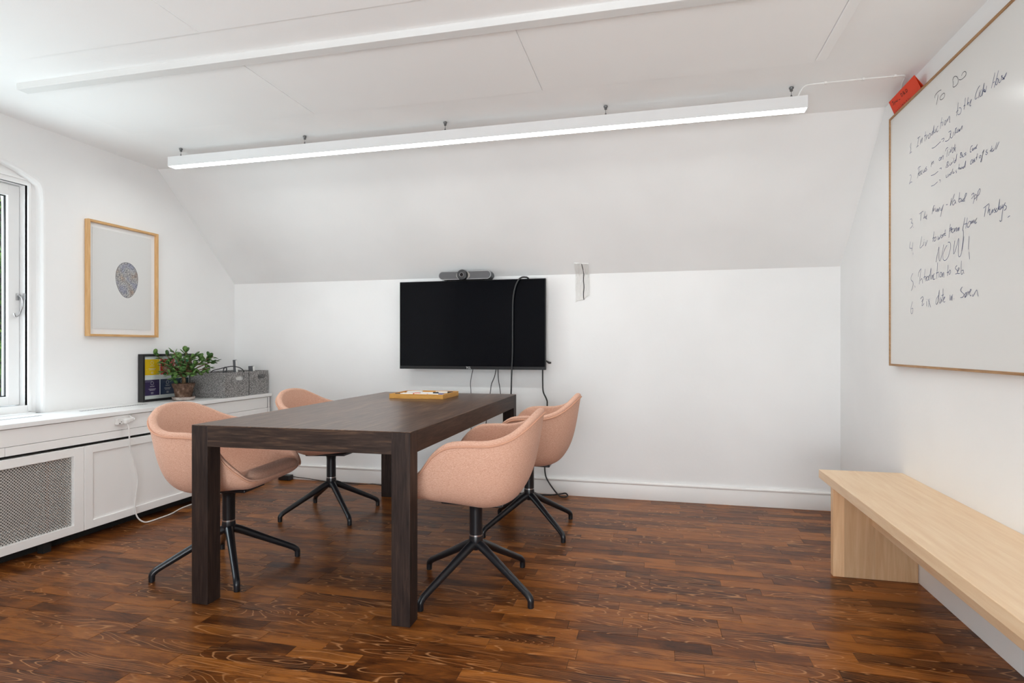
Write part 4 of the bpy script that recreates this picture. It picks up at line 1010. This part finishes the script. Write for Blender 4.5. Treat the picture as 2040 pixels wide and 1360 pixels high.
# potted jade plant
PX, PY = -3.235, 3.497
po = thing('potted_jade_plant', 'bushy jade plant in an old clay pot standing before the black framed poster', 'plant', (PX, PY, SZ))
f = MB(); f.lathe([(0.058, 0.001), (0.070, 0.006), (0.074, 0.024), (0.069, 0.024), (0.066, 0.010), (0.002, 0.009)], (0, 0, 0), 32); f.build('saucer', M['saucer'], po)
f = MB(); f.lathe([(0.046, 0.0105), (0.050, 0.012), (0.064, 0.088), (0.067, 0.088), (0.0735, 0.112), (0.0735, 0.118), (0.068, 0.118), (0.064, 0.104), (0.002, 0.103)], (0, 0, 0), 32); f.build('clay_pot', M['terracotta'], po)
f = MB(); f.lathe([(0.064, 0.1035), (0.05, 0.108), (0.002, 0.110)], (0, 0, 0), 24); f.build('soil', M['soil'], po)
pr_ = random.Random(21)
f = MB()
# local x = room X, y = room Y; screen right is mostly +Y and +X
dirR = Vector((0.24, 0.97, 0)).normalized(); toC = Vector((0.68, -0.73, 0)).normalized(); scr = Vector((0.73, 0.68, 0))
SX = scr
def P3(sx, z, d=0.0): return SX * sx + toC * d + Vector((0, 0, z))
f.tube([P3(0, .10), P3(.002, .14), P3(-.004, .175)], [.013, .012, .010], n=8)
tips = []
main = [(-.17, .315, .02), (-.135, .27, .05), (-.11, .32, -.02), (-.075, .25, .07), (-.06, .335, .0), (-.02, .30, .06), (.015, .335, -.02), (.045, .30, .05), (.075, .315, -.01), (.10, .26, .06), (.145, .285, .0), (.185, .305, .02), (.205, .275, -.02), (.16, .225, .03), (.06, .22, .08), (-.05, .20, .08), (-.13, .205, .04), (.0, .25, .09), (-.03, .27, -.06), (.05, .26, -.06), (-.10, .235, -.05), (.115, .30, -.04), (-.155, .25, -.02), (-.06, .16, .09), (-.09, .19, .10), (.05, .19, .10), (.10, .20, .07), (0, .20, .10)]
for (sx, z, d) in main:
    mid = P3(sx * 0.45, lerp(.175, z, .55), d * .4); tip = P3(sx, z, d)
    f.tube([P3(-.002, .165), mid, tip], [.0065, .0048, .0028], n=6, sub=3)
    tips.append((mid, tip))
f.build('stem', M['stem'], po)
def leaf_mesh(mat):
    vs = [(0, 0, 0)]; n = 10
    for k in range(n):
        a = 2 * PI * k / n; x = 0.5 - 0.5 * math.cos(a); y = 0.29 * math.sin(a) * (0.75 + 0.5 * x)
        vs.append((x, y, 0.04 * x * x))
    vs += [(0.55, 0, 0.085), (0.55, 0, -0.055)]
    fs = []
    ring_ = list(range(1, n + 1))
    for i in range(n):
        a, b_ = ring_[i], ring_[(i + 1) % n]; fs.append((a, b_, n + 1)); fs.append((b_, a, n + 2))
    me = bpy.data.meshes.new('leaf'); me.from_pydata(vs[1:], [], [tuple(i - 1 for i in q) for q in fs]); me.materials.append(mat)
    for p_ in me.polygons: p_.use_smooth = True
    return me
lm = [leaf_mesh(M['leaf']), leaf_mesh(M['leaf_dark'])]
nl = 0
for mid, tip in tips:
    for k in range(9):
        t = 0.45 + 0.55 * (k / 8) ** 0.8; base = mid.lerp(tip, t) if k < 7 else tip
        out_ = (tip - mid).normalized()
        d = (out_ * pr_.uniform(0.1, 0.9) + Vector((pr_.uniform(-1, 1), pr_.uniform(-1, 1), pr_.uniform(-.75, .75)))).normalized()
        if pr_.random() < .3: d.z -= 0.5; d.normalize()
        up = Vector((pr_.uniform(-.4, .4), pr_.uniform(-.4, .4), 1)); s_ = up.cross(d).normalized(); up = d.cross(s_)
        sc_ = pr_.uniform(0.034, 0.056)
        mt = Matrix((d, s_, up)).transposed().to_4x4(); mt = Matrix.Translation(base) @ mt @ Matrix.Diagonal((sc_, sc_ * pr_.uniform(.85, 1.15), sc_, 1))
        # keep leaves off the framed poster and the wall
        world_x = PX + (base + d * sc_).x
        if world_x < XL + 0.055: continue
        o = bpy.data.objects.new('leaf', lm[0 if pr_.random() < .6 else 1]); C.objects.link(o); o.parent = po; o.matrix_local = mt; nl += 1

# grey felt boxes
def stadium(cx, cz, hl, r, n=8): return pill(cx, cz, hl, r, n)
def felt_box(name, label, x0, x1, y0, y1, h, back_hole=True):
    t = thing(name, label, 'box', ((x0 + x1) / 2, (y0 + y1) / 2, SZ), 0, 'grey felt boxes at the end of the shelf board')
    z0, z1, th_ = SZ + 0.001, SZ + h, 0.005
    f = MB(t.location)
    cy = (y0 + y1) / 2 + 0.03; hz = SZ + h - 0.045
    for xw, s in ((x1, -1), (x0, 1)):
        f.plate([(y0, z0), (y1, z0), (y1, z1), (y0, z1)], [stadium(cy, hz, 0.046, 0.0175)], lambda u, v: (xw, u, v), (s * th_, 0, 0))
    f.box(x0 + th_, x1 - th_, y0, y0 + th_, z0, z1, bev=0.001); f.box(x0 + th_, x1 - th_, y1 - th_, y1, z0, z1, bev=0.001)
    f.box(x0 + th_, x1 - th_, y0 + th_, y1 - th_, z0, z0 + th_)
    f.build('felt_body', M['felt'], t); return t
felt_box('felt_box', 'grey felt storage box beside the plant, a black cable arching over its rim', -3.362, -3.052, 3.690, 3.945, 0.186)
felt_box('felt_box', 'grey felt storage box in the corner, behind the other felt box', -3.372, -3.062, 3.965, 4.195, 0.186)
pb = thing('paper_stack', 'white papers inside the front felt box, showing through its handle hole', 'paper', (-3.09, 3.82, SZ + 0.02))
for i in range(3):
    f = MB(pb.location); f.box(-3.075 - i * 0.012, -3.068 - i * 0.012, 3.705, 3.93, SZ + 0.007, SZ + 0.172 - i * 0.004); f.build('sheet', M['paper'], pb)
cable('box_cable', 'black cable arching over the rim of the front felt box',
      [(-3.24, 3.76, 0.80), (-3.235, 3.765, 0.878), (-3.18, 3.79, 0.901), (-3.11, 3.82, 0.918), (-3.06, 3.84, 0.911), (-3.035, 3.855, 0.893), (-3.045, 3.86, 0.882), (-3.075, 3.86, 0.84)][:-2] + [(-3.028, 3.862, 0.872), ], 0.0035, M['cord'])
def slab(name, label, x, y, z0, z1, wx, ty, tilt, mat_a, mat_b, rz=0.3):
    t = thing(name, label, 'folder', (x, y, z0), rz)
    Mx = Matrix.Rotation(tilt, 4, 'Y')
    f = MB(); f.box(-wx / 2, wx / 2, -ty / 2, ty / 2, 0, z1 - z0, M=Mx, bev=0.001); f.build('cover', M[mat_a], t)
    f = MB(); f.box(wx / 2 - 0.0005, wx / 2 + 0.005, -ty / 2 - 0.001, ty / 2 + 0.001, 0.002, z1 - z0 - 0.004, M=Mx); f.build('white_edge', M[mat_b], t)
    return t
slab('slim_folder', 'tall dark folder with white edge standing up out of the front felt box', -3.13, 3.905, 0.72, 0.966, 0.020, 0.03, -0.05, 'slate', 'paper', 0.4)
slab('slim_folder', 'short grey folder with white edge standing in the corner felt box', -3.09, 4.04, 0.72, 0.915, 0.034, 0.03, -0.06, 'slate', 'paper', 0.4)
cp = thing('metal_clip', 'small dark clip standing at the back rim of the front felt box', 'clip', (-3.25, 3.92, 0.70))
f = MB(cp.location); f.tube([(-3.255, 3.915, 0.71), (-3.255, 3.915, 0.87), (-3.245, 3.918, 0.905), (-3.23, 3.92, 0.898), (-3.235, 3.92, 0.865)], 0.005, n=8); f.build('clip_body', M['slate'], cp)

# socket and plugs on the fascia
so1 = thing('wall_socket', 'white double socket box with two plugs on the fascia under the shelf board', 'socket', (XA, 2.82, 0.63))
f = MB(so1.location); f.box(XA + 0.001, XA + 0.022, 2.778, 2.850, 0.612, 0.648, bev=0.003); f.build('socket_box', M['white_cord'], so1)
f = MB(so1.location); f.box(XA + 0.0215, XA + 0.0225, 2.789, 2.795, 0.616, 0.622); f.box(XA + 0.0215, XA + 0.0225, 2.800, 2.804, 0.625, 0.630); f.build('pin_hole', M['dark'], so1)
for (yy, zz) in ((2.826, 0.628), (2.848, 0.634)):
    f = MB(so1.location); f.box(XA + 0.022, XA + 0.046, yy - 0.014, yy + 0.014, zz - 0.013, zz + 0.013, bev=0.005); f.build('plug', M['white_cord'], so1)
cable('short_white_cable', 'short white cable curling up from the right plug to the shelf board edge',
      [(XA + 0.035, 2.862, 0.634), (XA + 0.040, 2.872, 0.632), (XA + 0.034, 2.876, 0.642), (XA + 0.020, 2.868, 0.650), (XA + 0.010, 2.870, 0.658), (XA + 0.006, 2.885, 0.660)], 0.0028, M['white_cord'])
cable('white_cable', 'long white cable hanging from the socket down the cabinet and trailing on the floor',
      [(XA + 0.040, 2.826, 0.612), (-2.998, 2.830, 0.578), (-3.004, 2.841, 0.476), (-3.008, 2.869, 0.397), (-3.008, 2.893, 0.303), (-3.008, 2.897, 0.242), (-3.010, 2.886, 0.170), (-3.010, 2.884, 0.090), (-3.005, 2.900, 0.040), (-2.992, 2.930, 0.010), (-2.985, 2.970, 0.005), (-2.985, 3.03, 0.005), (-2.990, 3.13, 0.005), (-3.03, 3.26, 0.005), (-3.04, 3.42, 0.005), (-3.045, 3.56, 0.005), (-3.06, 3.66, 0.008), (-3.085, 3.70, 0.012)], 0.0042, M['white_cord'])
ps = thing('power_strip', 'white end of a power strip lying under the wall cabinet', 'power strip', (-3.09, 3.74, 0))
f = MB(ps.location); f.box(-3.115, -3.065, 3.70, 3.90, 0.0005, 0.034, bev=0.004); f.build('case', M['white_cord'], ps)
f = MB(ps.location)
for yy in (3.74, 3.79, 3.84): f.lathe([(0.016, 0.0342), (0.0165, 0.0346)], (-3.09, yy, 0), 16)
f.build('socket_faces', M['slate'], ps)

# ================================================================ TRAY WITH MARKERS
tr = thing('wooden_tray', 'shallow light wooden tray with raised rim holding markers on the table', 'tray', (-1.455, 3.585, th), R_(1.0))
tw, tl, thh = 0.178, 0.155, 0.030
zt = 0.0006
f = MB(); f.box(-tw, tw, -tl, tl, zt, zt + 0.006, bev=0.001); f.build('tray_base', M['tray'], tr)
for (a, b_, c, d) in ((-tw, tw, -tl, -tl + .009), (-tw, tw, tl - .009, tl), (-tw, -tw + .009, -tl + .009, tl - .009), (tw - .009, tw, -tl + .009, tl - .009)):
    f = MB(); f.box(a, b_, c, d, zt + 0.004, thh, bev=0.001); f.build('tray_side', M['tray'], tr)
mcol = {'black': newmat('cap_black', srgb(24, 22, 24), 0.4)[0], 'red': newmat('cap_red', srgb(214, 44, 34), 0.4)[0], 'blue': newmat('cap_blue', srgb(40, 84, 168), 0.4)[0], 'white': M['paper'], 'orange': newmat('cap_orange', srgb(236, 110, 80), 0.4)[0]}
def marker(col, label, x, y, z, ang, L_=0.118, r=0.0085):
    t = thing('marker_pen', label, 'marker', (x, y, z), ang, 'whiteboard markers lying in the wooden tray')
    f = MB(); f.lathe([(r * .75, -L_ / 2), (r, -L_ / 2 + .003), (r, L_ * 0.20)], (0, 0, r), 14, axis='X'); f.build('barrel', M['paper'], t)
    f = MB(); f.lathe([(r * 1.08, L_ * 0.2), (r * 1.08, L_ / 2 - .004), (r * .8, L_ / 2)], (0, 0, r), 14, axis='X'); f.build('cap', mcol[col], t)
    f = MB(); f.lathe([(r * .8, -L_ / 2 - 0.001), (r * .8, -L_ / 2 + 0.0005)], (0, 0, r), 12, axis='X'); f.build('end_plug', mcol[col], t)
    return t
zb1 = th + zt + 0.0065
marker('black', 'white marker with black cap lying at the front left of the tray', -1.545, 3.462, zb1 + .009, PI + .06)
marker('red', 'white marker with red cap in the front row of the tray middle', -1.455, 3.475, zb1 + .008, PI + .03)
marker('blue', 'white marker with blue cap at the front right of the tray', -1.345, 3.485, zb1 + .008, -.04)
marker('orange', 'white marker with orange cap lying behind the red capped one', -1.530, 3.540, zb1 + .006, .10)
marker('black', 'white marker with black cap lying across the back of the tray', -1.420, 3.580, zb1 + .009, .12)
marker('blue', 'white marker with blue cap lying in the middle behind the front row', -1.380, 3.535, zb1, .02)
marker('black', 'slim black capped marker at the back right corner of the tray', -1.340, 3.635, zb1 + .010, .05)
er = thing('board_eraser', 'pale board wiper lying at the back left of the marker tray', 'eraser', (-1.54, 3.62, zb1), 0.2)
f = MB(); f.box(-0.05, 0.05, -0.024, 0.024, 0.010, 0.028, bev=0.004); f.build('wiper_handle', M['paper'], er)
f = MB(); f.box(-0.048, 0.048, -0.022, 0.022, 0.0, 0.0098); f.build('felt_pad', M['felt'], er)

# ================================================================ OUTSIDE THE LEFT WINDOW
gr = MB((-9, 4, -2.6)); gr.box(-22, XL - 0.6, -8, 18, -2.7, -2.6); o = gr.build('ground', M['grass']); o['kind'] = 'structure'
gw = thing('garden_wall', 'pale rendered outbuilding wall seen low through the left window', 'building', (-9.2, 6, -2.6))
f = MB(gw.location); f.box(-9.5, -9.2, -2, 16, -2.6, 0.75); f.build('rendered_wall', M['render'], gw)
f = MB(gw.location); f.box(-9.6, -9.1, -2.1, 16.1, 0.75, 0.85, bev=0.01); f.build('coping', M['trim'], gw)
tree = thing('garden_tree', 'leafy green tree growing outside the left window', 'tree', (-7.2, 5.2, -2.6))
f = MB((-7.2, 5.2, -2.6)); tr_r = random.Random(5)
f.tube([(-7.2, 5.2, -2.6), (-7.15, 5.1, -0.8), (-7.3, 5.2, 1.0), (-7.2, 5.1, 3.2)], [.16, .13, .09, .03], n=10)
for k in range(16):
    a = tr_r.uniform(0, 2 * PI); z = tr_r.uniform(-0.4, 2.6); l = tr_r.uniform(.9, 1.9)
    f.tube([(-7.2, 5.15, z), (-7.2 + .5 * l * math.cos(a), 5.15 + .5 * l * math.sin(a), z + .25), (-7.2 + l * math.cos(a), 5.15 + l * math.sin(a), z + .6)], [.04, .025, .01], n=6)
f.build('trunk', M['bark'], tree)
f = MB((-7.2, 5.2, -2.6))
for k in range(16000):
    u = tr_r.random(); a = tr_r.uniform(0, 2 * PI); z = tr_r.uniform(0.9, 4.3) if k % 4 else tr_r.uniform(0.25, 1.2)
    rad = (1.9 - 0.25 * abs(z - 2.0)) * math.sqrt(tr_r.uniform(.12, 1)); 
    # gathered into clumps
    cx, cy = -7.2 + rad * math.cos(a) * 0.8, 5.15 + rad * math.sin(a) * 1.25
    if math.sin(cx * 5.1 + z * 3.1) * math.sin(cy * 4.3 - z * 4.7) < -0.45: continue
    d = Vector((tr_r.uniform(-1, 1), tr_r.uniform(-1, 1), tr_r.uniform(-1, .3))).normalized(); s_ = d.cross(Vector((0, 0.3, 1))).normalized()
    l = tr_r.uniform(.09, .19); c_ = Vector((cx, cy, z))
    f.add([c_, c_ + d * l * .5 + s_ * l * .22, c_ + d * l, c_ + d * l * .5 - s_ * l * .22], [(0, 1, 2, 3)])
f.build('foliage', M['tree_leaf'], tree, kind='stuff')
